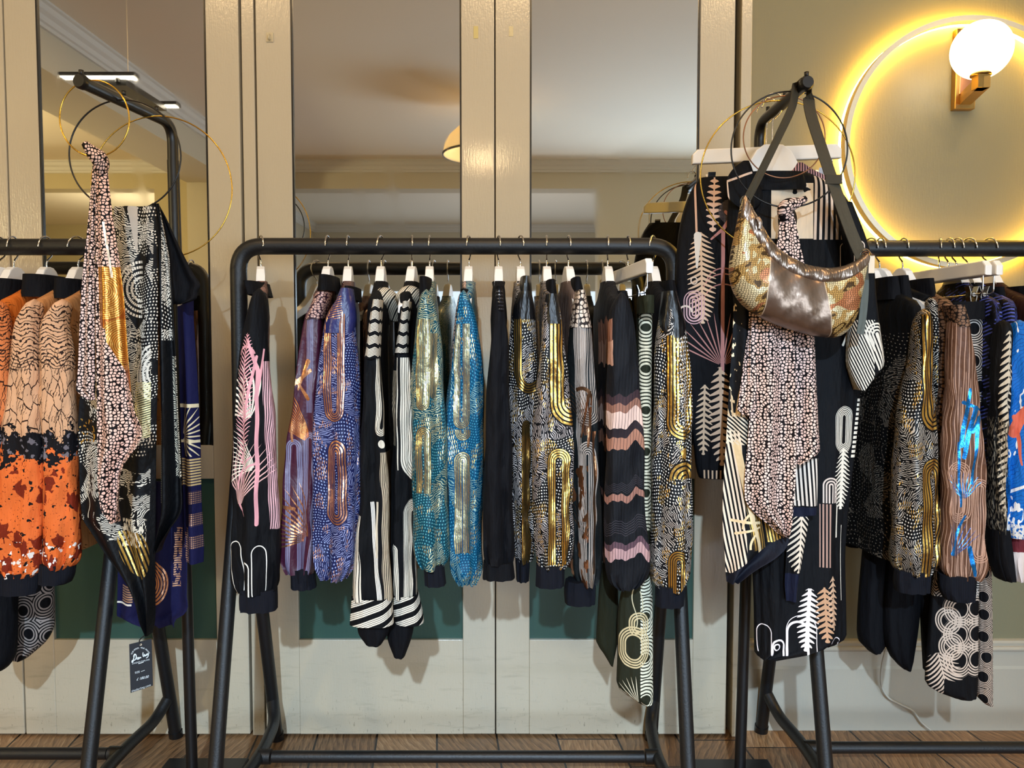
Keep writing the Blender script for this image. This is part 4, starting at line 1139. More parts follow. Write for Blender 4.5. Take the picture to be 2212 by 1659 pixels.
cloth_part('leg', [(676, 1376, 1408), (900, 1374, 1406), (1100, 1372, 1406), (1255, 1350, 1407), (1300, 1338, 1408), (1420, 1334, 1409), (1478, 1332, 1409), (1492, 1346, 1410), (1513, 1378, 1409)], 1.765, M_PETAL, t, b=0.028, fold=0.05, k=4, nr=60, power=0.75)
cloth_part('leg', [(1100, 1330, 1360), (1240, 1298, 1336), (1340, 1290, 1336), (1385, 1288, 1334), (1410, 1304, 1328), (1430, 1316, 1322)], 1.865, C_OLIVE, t, b=0.03, fold=0.05, k=3, nr=30)
# --- 14 black and gold jacket at the end
def bg3(u, v):
    yield (vlen(u - 1478, v - 975) < 13), GOLD, 0.95
    yield (u > 1452) * (v < 930) * dots(u, v, 8, 0.22), '#E5DED6'
M_BG3 = plume('#08090D', '#C9BDB2', '#DDD6CC', GOLD, [(1472, 725, 948, 12, 42, False), (1476, 990, 1030, 2, 40, True), (1462, 1180, 1280, 6, 26, True)], bg3, 'black_gold_plume_c', 0.5)
side_garment('bomber_jacket', 'black and gold jacket last on the middle rack, beside the fern print trousers', 'jacket', 1411, D_C,
    [(640, 1432, 1462), (700, 1422, 1478), (762, 1416, 1488), (887, 1413, 1493), (981, 1411, 1494), (1093, 1408, 1494), (1200, 1406, 1494), (1245, 1408, 1490), (1262, 1416, 1482), (1272, 1428, 1470)],
    M_BG3, C_BLACK, [(610, 1424, 1450), (650, 1424, 1462)], C_BLACK, [(1262, 1416, 1479), (1306, 1415, 1475)], C_RIB, hem=1250,
    shoulder_mat=C_SATIN, yoke=[(630, 1431, 1458), (668, 1426, 1470), (705, 1422, 1480), (730, 1428, 1478)], rear=0.03, hang_label='white hanger at the far end of the middle rack', group=G_MID, bw=0.026)
# ================================================================== LEFT RACK, SCARVES, HOOPS, TAG
M_GOLDW = plain('gold_wire', '#D8AE4C', 0.22, 1.0)
M_ROSEW = plain('rose_brown_wire', '#9A6E54', 0.3, 0.9)
M_BLKW = plain('black_wire', '#0c0c0e', 0.35)
def hoop(label, cx, cy, rx, ry, Y, r, mat, tilt=0.0):
    c = W(cx, cy, Y)
    k = PS(Y)
    t = tag(tube('hanging_hoop', [c + Vector((rx * k * math.cos(a), tilt * math.cos(a), ry * k * math.sin(a))) for a in [2 * PI * i / 72 for i in range(72)]], r, mat, None, 8, True), label, 'hoop', 'thin hoops on the display stands')
    return t
hoop('small gold hoop at the tip of the scarf stand arm, holding the pink scale scarf', 204, 256, 74, 80, 1.605, 0.0016, M_GOLDW)
hoop('black hoop on the scarf stand arm, holding the black and cream scarf', 270, 336, 119, 117, 1.705, 0.0019, M_BLKW)
hoop('large gold hoop nearest the pole of the scarf stand', 351, 404, 142, 149, 1.83, 0.0016, M_GOLDW, 0.02)
# ------------------------------------------------------------------ orange and tan jackets
def autumn(base, low, name):
    def fn(u, v):
        w = noise(u / 26.0, v / 26.0, 1.0, 3.0, 0.6)
        yield (voro(u / 15.0 + w * 0.8, v / 46.0, 1.0, 'DISTANCE_TO_EDGE') < 0.035) * (v > 755), '#2A1710'
        yield vstripe(v + vabs(vmod(u, 40.0) - 20) * 0.45 + w * 26, 9.0, 0.30) * band(v, 660, 800), '#2A1A14'
        yield vstripe(u + v * 0.35 + w * 18, 6.0, 0.22) * (w > 0.56) * band(v, 780, 935), '#3A251A'
        e = v + (w - 0.5) * 95.0 + (noise(u / 7, v / 7, 1.0) - 0.5) * 28
        yield e > 930, '#0F0D10'
        g = noise(u / 15.0 + 7.0, v / 15.0, 1.0, 2.0)
        yield (e > 945) * (g > 0.60) * (v < 1040), '#6C6468'
        j = (noise(u / 8.0, v / 8.0 + 3.0, 1.0) - 0.5) * 34
        o = e + j + (noise(u / 40.0, v / 50.0 + 9, 1.0) - 0.5) * 90
        yield o > 985, low
        leaf = voro(u / 48.0 + 0.3, v / 62.0, 1.0, 'F1', 0.9)
        lw = vabs(vsin(vat2(u / 48.0 - vfloor(u / 48.0) - 0.5, v / 62.0 - vfloor(v / 62.0) - 0.5) * 3.5)) * 0.14
        yield (o > 1010) * (leaf + lw + (g - 0.5) * 0.35 < 0.36), '#73230F'
        yield (o > 1000) * (noise(u / 5, v / 5, 1.0) > 0.70), '#8A3418'
        yield (o > 990) * (g > 0.68), '#120D0E'
        yield (v > 1165) * (noise(u / 16.0, v / 16.0 + 30, 1.0) > 0.64), '#E8DFD6'
    return cloth(name, base, fn, 0.75)
M_TAN = autumn('#CE9E78', '#D9692F', 'tan_autumn_print')
M_ORG = autumn('#D37A45', '#D0642C', 'orange_autumn_print')
def bird_marks(u, v):
    w = noise(u / 20.0, v / 20.0, 1.0, 2.0)
    yield vstripe(u * 0.5 + v + w * 30, 9.0, 0.25) * (noise(u / 28.0, v / 24.0 + 4, 1.0) > 0.62), '#5B3216'
C_TANB = cloth('plain_tan_crepe', '#B57A48', bird_marks, 0.75)
C_ORGB = cloth('plain_orange_crepe', '#C76522', bird_marks, 0.72)
G_LEFT = 'garments on the orange jacket rack'
LY = D_L - 0.205
def ljack(label, hook, dx, mat, bmat, hl, rows=None, cuff=None, collar=None, hem=1225, rear=None, bw=0.0185):
    side_garment('bomber_jacket', label, 'jacket', hook, D_L, rows, mat, bmat, collar, C_BLACK, cuff, C_RIB, hem=hem, rear=rear, bw=bw, hang_label=hl, group=G_LEFT, Yf=LY, fold=0.07, gather=0.12)
ljack('orange jacket at the frame edge, only its collar and a sliver of sleeve showing', 29, 0, M_ORG, C_ORGB, 'white hanger holding the outermost orange jacket',
      [(660, -128, -80), (700, -132, -66), (800, -134, -64), (1000, -140, -60), (1180, -140, -58), (1225, -134, -62), (1240, -120, -74)], [(1232, -130, -68), (1280, -128, -70)], [(606, 4, 62), (655, 0, 68)])
ljack('bright orange jacket with black collar beside the tan line-drawn jackets', 100, 0, M_ORG, C_ORGB, 'white hanger holding the bright orange jacket',
      [(655, -30, 10), (700, -42, 20), (800, -45, 24), (1000, -50, 22), (1180, -48, 26), (1225, -44, 24), (1240, -32, 14)], [(1232, -40, 20), (1280, -38, 18)], [(597, 72, 130), (645, 66, 138)])
ljack('tan jacket with line drawn plumage and orange leaf lower sleeve', 168, 0, M_TAN, C_TANB, 'white hanger holding the tan jacket, close to the pink scale scarf',
      [(655, 62, 88), (695, 40, 88), (762, 31, 87), (887, 16, 94), (991, 2, 97), (1100, -4, 97), (1190, -2, 93), (1230, 4, 90), (1242, 16, 80)], [(1234, 0, 87), (1262, -4, 86), (1280, -2, 82)], [(606, 138, 196), (648, 132, 200)])
ljack('second tan leaf print jacket, its sleeve against the pink scale scarf', 227, 0, M_TAN, C_TANB, 'white hanger hidden behind the pink scale scarf',
      [(655, 122, 150), (695, 96, 146), (762, 89, 158), (887, 92, 164), (1000, 97, 168), (1100, 98, 170), (1180, 96, 171), (1212, 100, 168), (1224, 112, 158)], [(1216, 92, 160), (1240, 90, 158), (1258, 90, 150)], [(606, 196, 254), (648, 192, 258)], 1070, 0.02, 0.013)
hanger('white hanger cut by the frame edge on the orange jacket rack', -4, D_L, W(-160, 640, D_L - 0.16).x, group='white wooden coat hangers')
def p_rings(u, v):
    yield rings_tile(u + vsin(v / 40.0) * 4, v, 56.0, 0.20, 0.105, 0.5, 0.55), '#9F928A'
M_RINGS = cloth('black_ring_print', '#09090C', p_rings, 0.75)
t = thing('trousers', 'black trousers with grey ring print below the orange jackets', 'trousers', W(60, 1300, D_L), G_LEFT)
cloth_part('leg', [(1180, -70, 42), (1300, -66, 36), (1390, -60, 34), (1425, -50, 28), (1444, -30, 12)], D_L - 0.02, C_BLACK, t, b=0.035, fold=0.05, k=3, nr=24)
cloth_part('leg', [(1180, 30, 112), (1300, 32, 116), (1350, 33, 117), (1385, 34, 100), (1420, 36, 60)], D_L + 0.06, M_RINGS, t, b=0.03, fold=0.05, k=3, nr=24)
# ------------------------------------------------------------------ pink scale scarf with copper foil
def p_pinkscarf(u, v):
    w = noise(u / 40.0, v / 40.0, 1.0, 1.0)
    yield scales(u + w * 8, v, 8.2, 0.17, 0.86), '#EDC2B0'
    fo = (u > 206) * (v > 577) * (v < 690 + (u - 205) * 1.55) * (1 - band(v, 690, 760) * (u < 232 + (v - 690) * 0.1) * (v > 700 + (u - 206) * 0.4))
    yield fo, '#A5612F', 0.9
    d1 = vlen(u - 232, v - 630); d2 = vlen(u - 272, v - 745)
    yield fo * vmax((vfr(d1 / 4.4) < 0.5) * (d1 < 60) * (v < 700), (vfr(d2 / 4.4) < 0.5) * (d2 < 58)), '#E2B25A', 0.95
    yield (u > 206) * band(u - (v - 520) * 0.16, 231, 236) * band(v, 480, 600), '#F2E4D0', 0.8
M_PSCARF = cloth('pink_scale_copper_silk', '#0E0709', p_pinkscarf, 0.6, foil_rough=0.3)
def p_pinkdark(u, v):
    yield scales(u, v, 7.4, 0.18, 0.90), '#EBC8BA'
M_PSCARFB = cloth('pink_scale_silk', '#0E0709', p_pinkdark, 0.65)
def wav(n, amp, ph=0.0, drift=0.0, ramp=0.0):
    return lambda s, t: amp * (ramp + (1 - ramp) * min(1, t * 1.4)) * math.sin(PI * n * (s + 1) / 2 + ph + drift * t)
t = thing('hanging_scarf', 'pink and black scale print scarf with copper foil, knotted on the small gold hoop', 'scarf', W(210, 340, 1.61), 'scarves on the display stands')
cloth_part('panel', [(352, 201, 213), (400, 197, 211), (500, 188, 206), (600, 178, 205), (700, 172, 205), (800, 168, 206), (845, 164, 206), (864, 190, 206)], 1.625, M_PSCARFB, t, b=0.004, wave=wav(2, 0.008), nr=50, n=36, fold=0, power=0.9)
cloth_part('panel', [(340, 209, 231), (400, 207, 236), (480, 206, 246), (560, 205, 259), (640, 204, 270), (720, 203, 277), (800, 203, 284), (880, 203, 294), (935, 203, 313), (965, 204, 300), (1010, 204, 270), (1060, 205, 262), (1100, 214, 259), (1128, 244, 256)], 1.612, M_PSCARF, t, b=0.005, wave=wav(3, 0.014, 0.4, 0.8), nr=90, n=52, fold=0, power=0.9)
pk = [W(182, 309, 1.59), W(190, 318, 1.592), W(202, 331, 1.598), W(213, 341, 1.602), W(219, 355, 1.607), W(218, 372, 1.612)]
bm = bmesh.new(); b_tube(bm, smooth_path(pk, 5), [0.0065 + 0.010 * math.sin(PI * min(1, i / 24) * 0.75) ** 1.5 for i in range(26)], 18)
uvl = bm.loops.layers.uv.new('UVMap')
for f in bm.faces:
    for l in f.loops: l[uvl].uv = ((l.vert.co.x * 1000 + 1106) / 1000 + l.vert.co.y, (748 - (l.vert.co.z - H) * 1000) / 1000)
mesh_obj('knot', bm, M_PSCARFB, t)
# ------------------------------------------------------------------ black and cream engraved scarf
def p_engr(u, v):
    w = noise(u / 50.0, v / 60.0, 1.0, 2.0)
    h, rg = hatch(u, v, 40.0, 4.0, 0.0)
    mid = (v < 1165) * (u < 336)
    yield h * (rg > 0.42) * mid * (w > 0.40), '#D8CFBF'
    yield dots(u, v, 6.5, 0.26) * (w < 0.50) * (v < 1000), '#D8CFBF'
    d = vlen(u - 306, (v - 625) * 0.8)
    yield band(d, 12, 52) * (vfr(d / 9.0) < 0.5) * (vfr(vat2(u - 306, v - 625) * 9.0) < 0.72) * (u < 310), '#E3DACA'
    d = vlen(u - 345, (v - 805) * 0.7)
    yield band(d, 8, 48) * (vfr(d / 8.0) < 0.5) * (u < 334), '#DDD4C4'
    yield seg(u, v, 288, 452, 296, 540, 10, 2), '#B9AFA2'
    yield (band(u, 300, 334) * band(v, 825, 945)) * (vfr((v + u * 0.3) / 5.0) < 0.6), '#D9CE9A', 0.5
    yield (u < 207) * band(v, 905, 960) * (noise(u / 9, v / 12, 1.0) > 0.60), GOLD, 0.9
    yield (vabs(u - 176 - vsin(v / 9.0) * 5) < 1.3) * band(v, 1030, 1120), '#CFC4AE'
    yield band(u, 262, 330) * (v > 1120 + (u - 290) * 0.0) * (v < 1180) * (noise(u / 4, v / 14, 1.0, 1.0) > 0.52), '#D6CBB6'
    # gold ribbed shell near the corner
    q = (u - 262) * 0.80 - (v - 1150) * 0.34
    q2 = (u - 262) * 0.34 + (v - 1150) * 0.80
    yield (vlen((q - 14) / 34.0, (q2 - 42) / 58.0) < 1.0) * (vfr(q / 7.5) < 0.52) * (v > 1148), '#CDA95C', 0.9
M_ENGR = cloth('engraved_silk', '#08090C', p_engr, 0.55)
def p_engr2(u, v):
    h, rg = hatch(u, v, 34.0, 4.0, 0.0)
    k = (u > 352) * (v < 735)
    yield h * (rg > 0.4) * k * (u < 378), '#D8CFBF'
    yield dots(u, v, 7.0, 0.25) * k * (u < 378), '#D8CFBF'
    yield (u > 378 + (v - 780) * 0.03) * band(v, 770, 1030) * h, '#CFC6B0'
    yield (u < 352) * band(v, 890, 1090) * (vfr((v - u * 0.5) / 5.0) < 0.5) * (u < 341), '#CFC29A', 0.3
M_ENGR2 = cloth('engraved_silk_edge', '#08090C', p_engr2, 0.55)
t = thing('hanging_scarf', 'black scarf with cream engraved feathers and gold shell, draped over the black hoop', 'scarf', W(300, 460, 1.71), 'scarves on the display stands')
cloth_part('panel', [(446, 246, 336), (480, 243, 338), (560, 240, 340), (640, 236, 340), (760, 226, 340), (850, 172, 338), (900, 166, 336), (1000, 166, 334), (1080, 169, 333), (1125, 174, 332), (1150, 190, 332), (1200, 222, 331), (1250, 258, 331), (1300, 287, 331), (1345, 302, 330), (1370, 319, 325)], 1.70, M_ENGR, t, b=0.004, wave=wav(4, 0.012, 0.2, 1.0, 0.3), nr=100, n=64, fold=0, power=0.9)
cloth_part('panel', [(440, 326, 344), (480, 334, 352), (560, 336, 368), (700, 338, 380), (900, 342, 391), (1050, 341, 399), (1105, 341, 397), (1140, 340, 374), (1172, 339, 352), (1192, 338, 343)], 1.725, M_ENGR2, t, b=0.005, wave=wav(3, 0.016, 1.0, 0.7, 0.2), nr=70, n=48, fold=0, power=0.9)
cloth_part('corner_flap', [(440, 336, 343), (470, 340, 360), (520, 346, 384), (560, 350, 404), (596, 352, 424), (618, 354, 437), (630, 356, 430), (648, 358, 425), (657, 360, 400)], 1.745, C_BLACK, t, b=0.004, wave=wav(3, 0.012, 2.0, 0.5, 0.2), nr=36, n=40, fold=0, power=0.9)
# ------------------------------------------------------------------ navy scarf behind
def p_navys(u, v):
    d = vlen(u - 372, v - 610)
    yield (u > 360) * (d < 52) * (d > 16) * (vfr(d / 7.0) < 0.42), '#D8CBBB'
    yield (u > 378) * vmax(vmax(band(v, 872, 880), band(v, 950, 956) * 1.0), fan(u, v, 384, 942, 80, 13, 0.15, 3.0, 0.62, 6)) * (v < 985), '#D9C6A0'
    yield (u > 378) * band(v, 988, 1050) * (vfr(v / 6.0) < 0.6), '#C4A672'
    yield (u > 412) * band(v, 1060, 1190) * (vfr(v / 4.5) < 0.62) * (vfr(u / 4.5) < 0.7) * (vfr((v - 1060) / 48.0) < 0.55), '#C99A7A', 0.7
    yield band(u, 385, 404) * band(v, 1140, 1270) * (vfr(v / 5.0) < 0.6) * (noise(u / 9, v / 18, 1.0) > 0.46), '#C99A7A', 0.6
    d = vlen(u - 335, (v - 1258) * 0.85)
    yield band(d, 8, 42) * (vfr(d / 6.2) < 0.62) * (u > 326), '#D6A07C', 0.9
    yield band(u, 246, 284) * band(v, 1262, 1300) * (vfr(v / 5.2) < 0.6), '#C9A07E', 0.6
    yield (v > 1300) * band(v, 1301, 1305) * (u < 282), '#E5DDCF'
M_NAVYS = cloth('navy_linen_foil', '#15153A', p_navys, 0.8)
t = thing('hanging_scarf', 'navy scarf with rose gold rings and comb marks, behind the black scarf', 'scarf', W(400, 620, 1.83), 'scarves on the display stands')
cloth_part('panel', [(560, 372, 392), (610, 380, 413), (700, 383, 418), (800, 385, 424), (950, 388, 430), (1080, 392, 432), (1190, 396, 437), (1216, 398, 436)], 1.80, M_NAVYS, t, b=0.005, wave=wav(2, 0.012, 0.6, 0.5, 0.2), nr=50, n=36, fold=0, power=0.9)
cloth_part('panel', [(1040, 262, 404), (1180, 252, 407), (1280, 249, 407), (1322, 248, 404), (1336, 250, 383), (1352, 300, 380)], 1.83, M_NAVYS, t, b=0.005, wave=wav(5, 0.012, 0.6, 0.5, 0.5), nr=36, n=56, fold=0, power=0.9)
# ------------------------------------------------------------------ swing tag
YT = 1.69
def text_mesh(txt, size, mat, parent, origin, ex, ez, name='lettering', lift=0.0008, shear=0.0, align='CENTER', spacing=1.0):
    cu = bpy.data.curves.new('lettering_curve', 'FONT'); cu.body = txt; cu.size = size; cu.align_x = align; cu.align_y = 'CENTER'; cu.shear = shear; cu.space_character = spacing
    o = bpy.data.objects.new('lettering_tmp', cu); COL.objects.link(o)
    dg = bpy.context.evaluated_depsgraph_get()
    me = bpy.data.meshes.new_from_object(o.evaluated_get(dg))
    bpy.data.objects.remove(o); bpy.data.curves.remove(cu)
    bm = bmesh.new(); bm.from_mesh(me); bpy.data.meshes.remove(me)
    for v in bm.verts:
        x, y = v.co.x, v.co.y
        v.co = Vector(origin) + ex * x + ez * y + Vector((0, -lift, 0))
    return mesh_obj(name, bm, mat, parent, False)
M_TAG = plain('slate_card', '#1D242D', 0.55)
M_TAGW = plain('white_print', '#D9E6EE', 0.5)
a, b, c, d = W(279, 1392, YT), W(327, 1380, YT), W(330, 1481, YT), W(282, 1497, YT)
t = thing('swing_tag', 'dark slate paper price tag hanging at the point of the black scarf', 'price tag', a)
bm = bmesh.new(); b_extrude_poly(bm, [a, b, c, d], (0, 1, 0), 0.0012)
mesh_obj('card', bm, M_TAG, t, False)
k = PS(YT)
ex = (b - a).normalized(); ez = (a - d).normalized()
def TP(px, py): return W(px, py, YT)
tube('cord', smooth_path([W(303, 1393, YT - 0.002), W(301, 1385, YT - 0.001), W(306, 1378, YT), W(322, 1366, YT + 0.004)], 4), 0.0012, M_BLKW, t, 6)
bm = bmesh.new(); b_tube(bm, [W(304, 1392.5, YT - 0.0012), W(304, 1392.5, YT - 0.0002)], 0.0026, 12)
mesh_obj('eyelet', bm, plain('pale_eyelet', '#C9BBA6', 0.4), t)
# hand-written name
def stroke(pts, w=0.0012):
    P = smooth_path([W(260 + x / 9.22, 1340 + y / 9.22, YT - 0.0012) for x, y in pts], 5)
    bm = bmesh.new(); b_tube(bm, P, w, 6); return mesh_obj('script_lettering', bm, M_TAGW, t)
stroke([(283, 680), (262, 780), (250, 830), (232, 835), (240, 800), (290, 790), (318, 740), (310, 690), (285, 675), (262, 720)])
stroke([(330, 780), (335, 755), (352, 740), (362, 752), (350, 778), (366, 768), (372, 742), (378, 765), (392, 735), (400, 752), (415, 738)], 0.0010)
stroke([(452, 640), (450, 690), (462, 725), (478, 700)], 0.0010)
stroke([(478, 672), (486, 715), (500, 690), (508, 712), (520, 680), (536, 668), (528, 700), (552, 660), (560, 690), (545, 730), (515, 752)], 0.0010)
stroke([(360, 862), (410, 850), (462, 832)], 0.0008)
stroke([(412, 1020), (450, 1008), (485, 994)], 0.0005)
def arc_text(txt, cx, cy, R, a0, a1, size):
    n = len(txt)
    for i, ch in enumerate(txt):
        if ch == ' ': continue
        an = a0 + (a1 - a0) * i / (n - 1)
        p = W(cx + R * math.sin(an), cy - R * math.cos(an), YT - 0.0004)
        e1 = Vector((math.cos(an), 0, -math.sin(an))); e2 = Vector((math.sin(an), 0, math.cos(an)))
        text_mesh(ch, size, M_TAGW, t, p, e1, e2, 'ring_lettering')
arc_text('YOUR WORLD. YOUR PRINTS', 304, 1419, 20.0, -1.25, 1.15, 0.0046)
text_mesh('LONDON DARLING', 0.0044, M_TAGW, t, TP(304.5, 1429), ex, ez, 'maker_lettering', spacing=1.05)
text_mesh('SIZE', 0.0062, M_TAGW, t, TP(297, 1452), ex, ez, 'size_lettering')
text_mesh('£ 180.00', 0.0080, M_TAGW, t, TP(308, 1464.5), ex, ez, 'price_lettering', shear=0.3)
text_mesh('thedarling.com', 0.0066, M_TAGW, t, TP(305.5, 1486), (c - d).normalized(), ez, 'address_lettering', spacing=1.15)
# ================================================================== STAND WITH BAG AND DRESS
hoop('black hoop on the bag stand arm, the pink scarf knotted at its foot', 1705, 323, 124, 122, 1.715, 0.0019, M_BLKW)
hoop('large gold hoop on the bag stand around the bag and the dress collar', 1680, 380, 165, 158, 1.775, 0.0017, M_GOLDW)
hoop('small rose brown hoop on the bag stand inside the black hoop', 1694, 296, 87, 86, 1.745, 0.0015, M_ROSEW)
Zc = W(1655, 265, 1.86)
hanger('white clip hanger on the bag stand, carrying the fern print trousers', 0, 0, 0, kind='clip', half=0.178, clips=0.132, at=(W(1655, 330, 1.865).x, 1.865, RB.z + 0.012), hdir=(1, 0.0, 0.04), drop=RB.z + 0.012 - W(1655, 318, 1.865).z - 0.05)
hanger('white coat hanger on the bag stand under the black printed dress', 0, 0, 0, hs=1.55, half=0.069, at=(W(1668, 330, 1.81).x, 1.81, RB.z + 0.006), hdir=(1, 0.0, 0), drop=RB.z + 0.006 - W(1668, 313, 1.81).z - 0.05, group='white wooden coat hangers')
def p_fern(u, v):
    yield fern(u, v, 1533, 505, 1538, 388, 16, 13, 0.55, 0.72), '#D9B49C'
    yield (vlen(u - 1572, v - 462) < 27) * (vfr(v / 3.0) < 0.6), '#5A5152'
    yield any_of(seg(u, v, 1553, 800, 1555, 500, 4), seg(u, v, 1554, 500, 1586, 452, 4, 3.4), seg(u, v, 1553, 500, 1530, 520, 3.5, 2), seg(u, v, 1560, 462, 1598, 500, 3.2, 3)), '#B9817C'
    yield seg(u, v, 1497, 400, 1500, 520, 2.2), '#CBA58E'
    yield any_of(arc(u, v, 1556, 620, 38, 1.4, -1.5, 1.5), arc(u, v, 1556, 640, 46, 1.4, -1.4, 1.4), arc(u, v, 1556, 660, 44, 1.3, -1.3, 1.3)), '#A9756F'
    yield fern(u, v, 1512, 700, 1508, 505, 30, 10.5, -0.55, 0.66, 2.0), '#D6B79A'
    yield seg(u, v, 1502, 512, 1500, 580, 8, 2), '#D9D3CB'
    yield fan(u, v, 1553, 790, 115, 15, -1.2, 1.2, 0.5, 8), '#B27D76'
    yield capsule(u, v, 1494, 665, 14, 2, 22, 6.0, 0.5) * (v < 720), '#C7A0A4'
    yield any_of(capsule(u, v, 1494, 608, 1, 5, 7.5, 9, 0.9), arc(u, v, 1476, 675, 13, 2, -1.6, 1.6)), '#D6C3B2'
    yield fern(u, v, 1553, 1002, 1548, 792, 27, 14, -0.35, 0.72, 3), '#CDAE93'
    yield band(u, 1508, 1580) * band(v, 1012, 1030) * (vfr(u / 9.0) < 0.4), '#BFA184'
    yield fern(u, v, 1512, 980, 1516, 830, 18, 12, -0.5, 0.6, 2), '#C9AE92'
M_FERN = cloth('black_fern_print', '#08080C', p_fern, 0.75)
t = thing('trousers', 'black wide trousers with pink palm and cream fern, clipped on the bag stand', 'trousers', W(1600, 400, 1.87), 'clothes on the bag stand')
cloth_part('leg', [(386, 1510, 1660), (410, 1494, 1660), (450, 1478, 1655), (520, 1464, 1650), (700, 1461, 1640), (850, 1478, 1630), (960, 1498, 1600), (1015, 1505, 1580), (1031, 1510, 1572)], 1.868, M_FERN, t, b=0.028, fold=0.05, k=5, nr=60, n=44, power=0.7, seed=3)
cloth_part('leg', [(386, 1662, 1796), (420, 1662, 1815), (600, 1662, 1830), (900, 1668, 1815), (1010, 1672, 1800), (1026, 1680, 1790)], 1.876, C_BLACK, t, b=0.026, fold=0.05, k=4, nr=30, n=36, power=0.7, seed=4)
CREAMW = '#E6DCCB'
def p_dress(u, v):
    yield (band(u, 1744, 1806) * band(v, 385, 522)) * (vfr((u + (v - 380) * 0.02) / 11.5) < 0.5), '#D3BDAA'
    yield band(u, 1656, 1744) * band(v, 402, 520 + 0) * (noise(u / 40, v / 40, 1.0) > 0.30), '#D9C6AC'
    yield (vlen((u - 1690) / 20, (v - 480) / 30) < 1) * (u < 1744), '#2A2523'
    yield any_of(capsule(u, v, 1812, 590, 50, 10, 12, 9, 0.9), capsule(u, v, 1835, 640, 60, 14, 16, 9, 0.9)), '#D6C3B2'
    yield seg(u, v, 1808, 745, 1818, 725, 3, 2), CREAMW
    yield capsule(u, v, 1815, 925, 26, 5, 24, 3.6, 0.55), CREAMW
    yield fern(u, v, 1812, 1095, 1816, 965, 24, 9, -0.6, 0.72, 3), CREAMW
    yield band(u, 1800, 1804) * band(v, 1085, 1155), CREAMW
    yield (u > 1838 - (v - 1000) * 0.1) * band(v, 860, 990) * (vfr(v / 10) < 0.6), CREAMW
    yield band(u, 1758, 1784) * band(v, 1082, 1216) * (vfr(u / 7.2) < 0.5), '#B08B7C'
    yield any_of(ubend(u, v, 1782, 1025, 1080, 2, 18, 6, 0.55, True)), '#D6C3B6'
    yield fern(u, v, 1730, 1395, 1738, 1262, 24, 11, -0.4, 0.78, 4), '#EADCD6'
    yield fern(u, v, 1775, 1375, 1768, 1258, 22, 12, -0.5, 0.74, 2), '#BE9473'
    yield fern(u, v, 1792, 1350, 1788, 1235, 15, 12, -0.6, 0.7, 2), '#C9A486'
    yield any_of(capsule(u, v, 1664, 1385, 0, 5, 8, 9, 0.9), ubend(u, v, 1668, 1368, 1405, 12, 16, 9, 0.9, True), ubend(u, v, 1712, 1330, 1405, 20, 25, 9, 0.9, True), ubend(u, v, 1720, 1318, 1405, 32, 33.5, 9, 0.9, True), ubend(u, v, 1634, 1340, 1402, 16, 18, 9, 0.9, True)), '#EADFE0'
    yield ubend(u, v, 1800, 1366, 1402, 14, 16, 9, 0.9, True), '#EADFE0'
    yield any_of(seg(u, v, 1816, 1130, 1819, 1290, 1.2), seg(u, v, 1700, 1255, 1706, 1270, 3, 1)), CREAMW
    yield fern(u, v, 1590, 680, 1612, 600, 16, 12, -0.4, 0.7, 1), '#CDB599'
M_DRESS = cloth('black_dress_print', '#07080C', p_dress, 0.72)
def p_dsleeve(u, v):
    q = (u - 1830) * 0.90 + (v - 760) * -0.42       # across the slanting stripes
    yield (u < 1874 - (v - 780) * 0.35 + (v - 700) * 0.45) * (v > 692) * (vfr(q / 5.4) < 0.5) * (u < 1878), CREAMW
    a = u - 1888; b = v - 735
    r1 = a * 0.93 - b * 0.36; r2 = a * 0.36 + b * 0.93
    d = vlen(r1, vmax(-r2 - 14, 0.0) + 0.0)
    yield (d < 25) * (vfr(d / 6.8) < 0.55) * (r2 < 60) * (v < 815), CREAMW
    yield any_of(capsule(u, v, 1846, 560, 26, 9, 11, 9, 0.9)), '#D6C3B2'
M_DSL = cloth('black_sleeve_print', '#07080C', p_dsleeve, 0.72)
t = thing('printed_dress', 'black short sleeved dress with cream arches and ferns, behind the metallic bag', 'dress', W(1680, 400, 1.80), 'clothes on the bag stand')
cloth_part('body', [(376, 1600, 1742), (396, 1582, 1790), (440, 1574, 1832), (500, 1572, 1858), (580, 1580, 1866), (700, 1590, 1858), (850, 1600, 1852), (960, 1606, 1842), (1060, 1614, 1830), (1200, 1626, 1819), (1300, 1631, 1821), (1372, 1632, 1822), (1392, 1632, 1790), (1404, 1632, 1740), (1413, 1634, 1670)], 1.81, M_DRESS, t, ysh=lambda q: -0.085 * q, b=0.035, fold=0.07, k=6, nr=90, n=60, power=0.7, seed=9, fold_top=0.05)
cloth_part('sleeve', [(440, 1806, 1836), (520, 1824, 1868), (580, 1832, 1884), (640, 1836, 1889), (720, 1832, 1899), (785, 1829, 1907), (802, 1834, 1898), (825, 1842, 1876), (842, 1850, 1860)], 1.728, M_DSL, t, b=0.026, fold=0.04, k=3, nr=40, n=40, power=0.75)
M_LAPEL = cloth('black_collar_cloth', '#07080C', lambda u, v: iter([(vmax(seg(u, v, 1570, 392, 1622, 374, 2.4), seg(u, v, 1570, 392, 1574, 440, 1.6)), '#D9BFAC')]), 0.7)
cloth_part('collar', [(348, 1604, 1618), (362, 1586, 1624), (385, 1571, 1632), (405, 1570, 1644), (425, 1572, 1648), (444, 1590, 1640), (452, 1606, 1632)], 1.765, M_LAPEL, t, b=0.006, wave=wav(2, 0.006), nr=24, n=36, fold=0)
M_LAPEL2 = cloth('pink_stripe_facing', '#0b0a0d', lambda u, v: iter([(vstripe(u, 5.5, 0.55) * band(v, 350, 400), '#B98E93')]), 0.7)
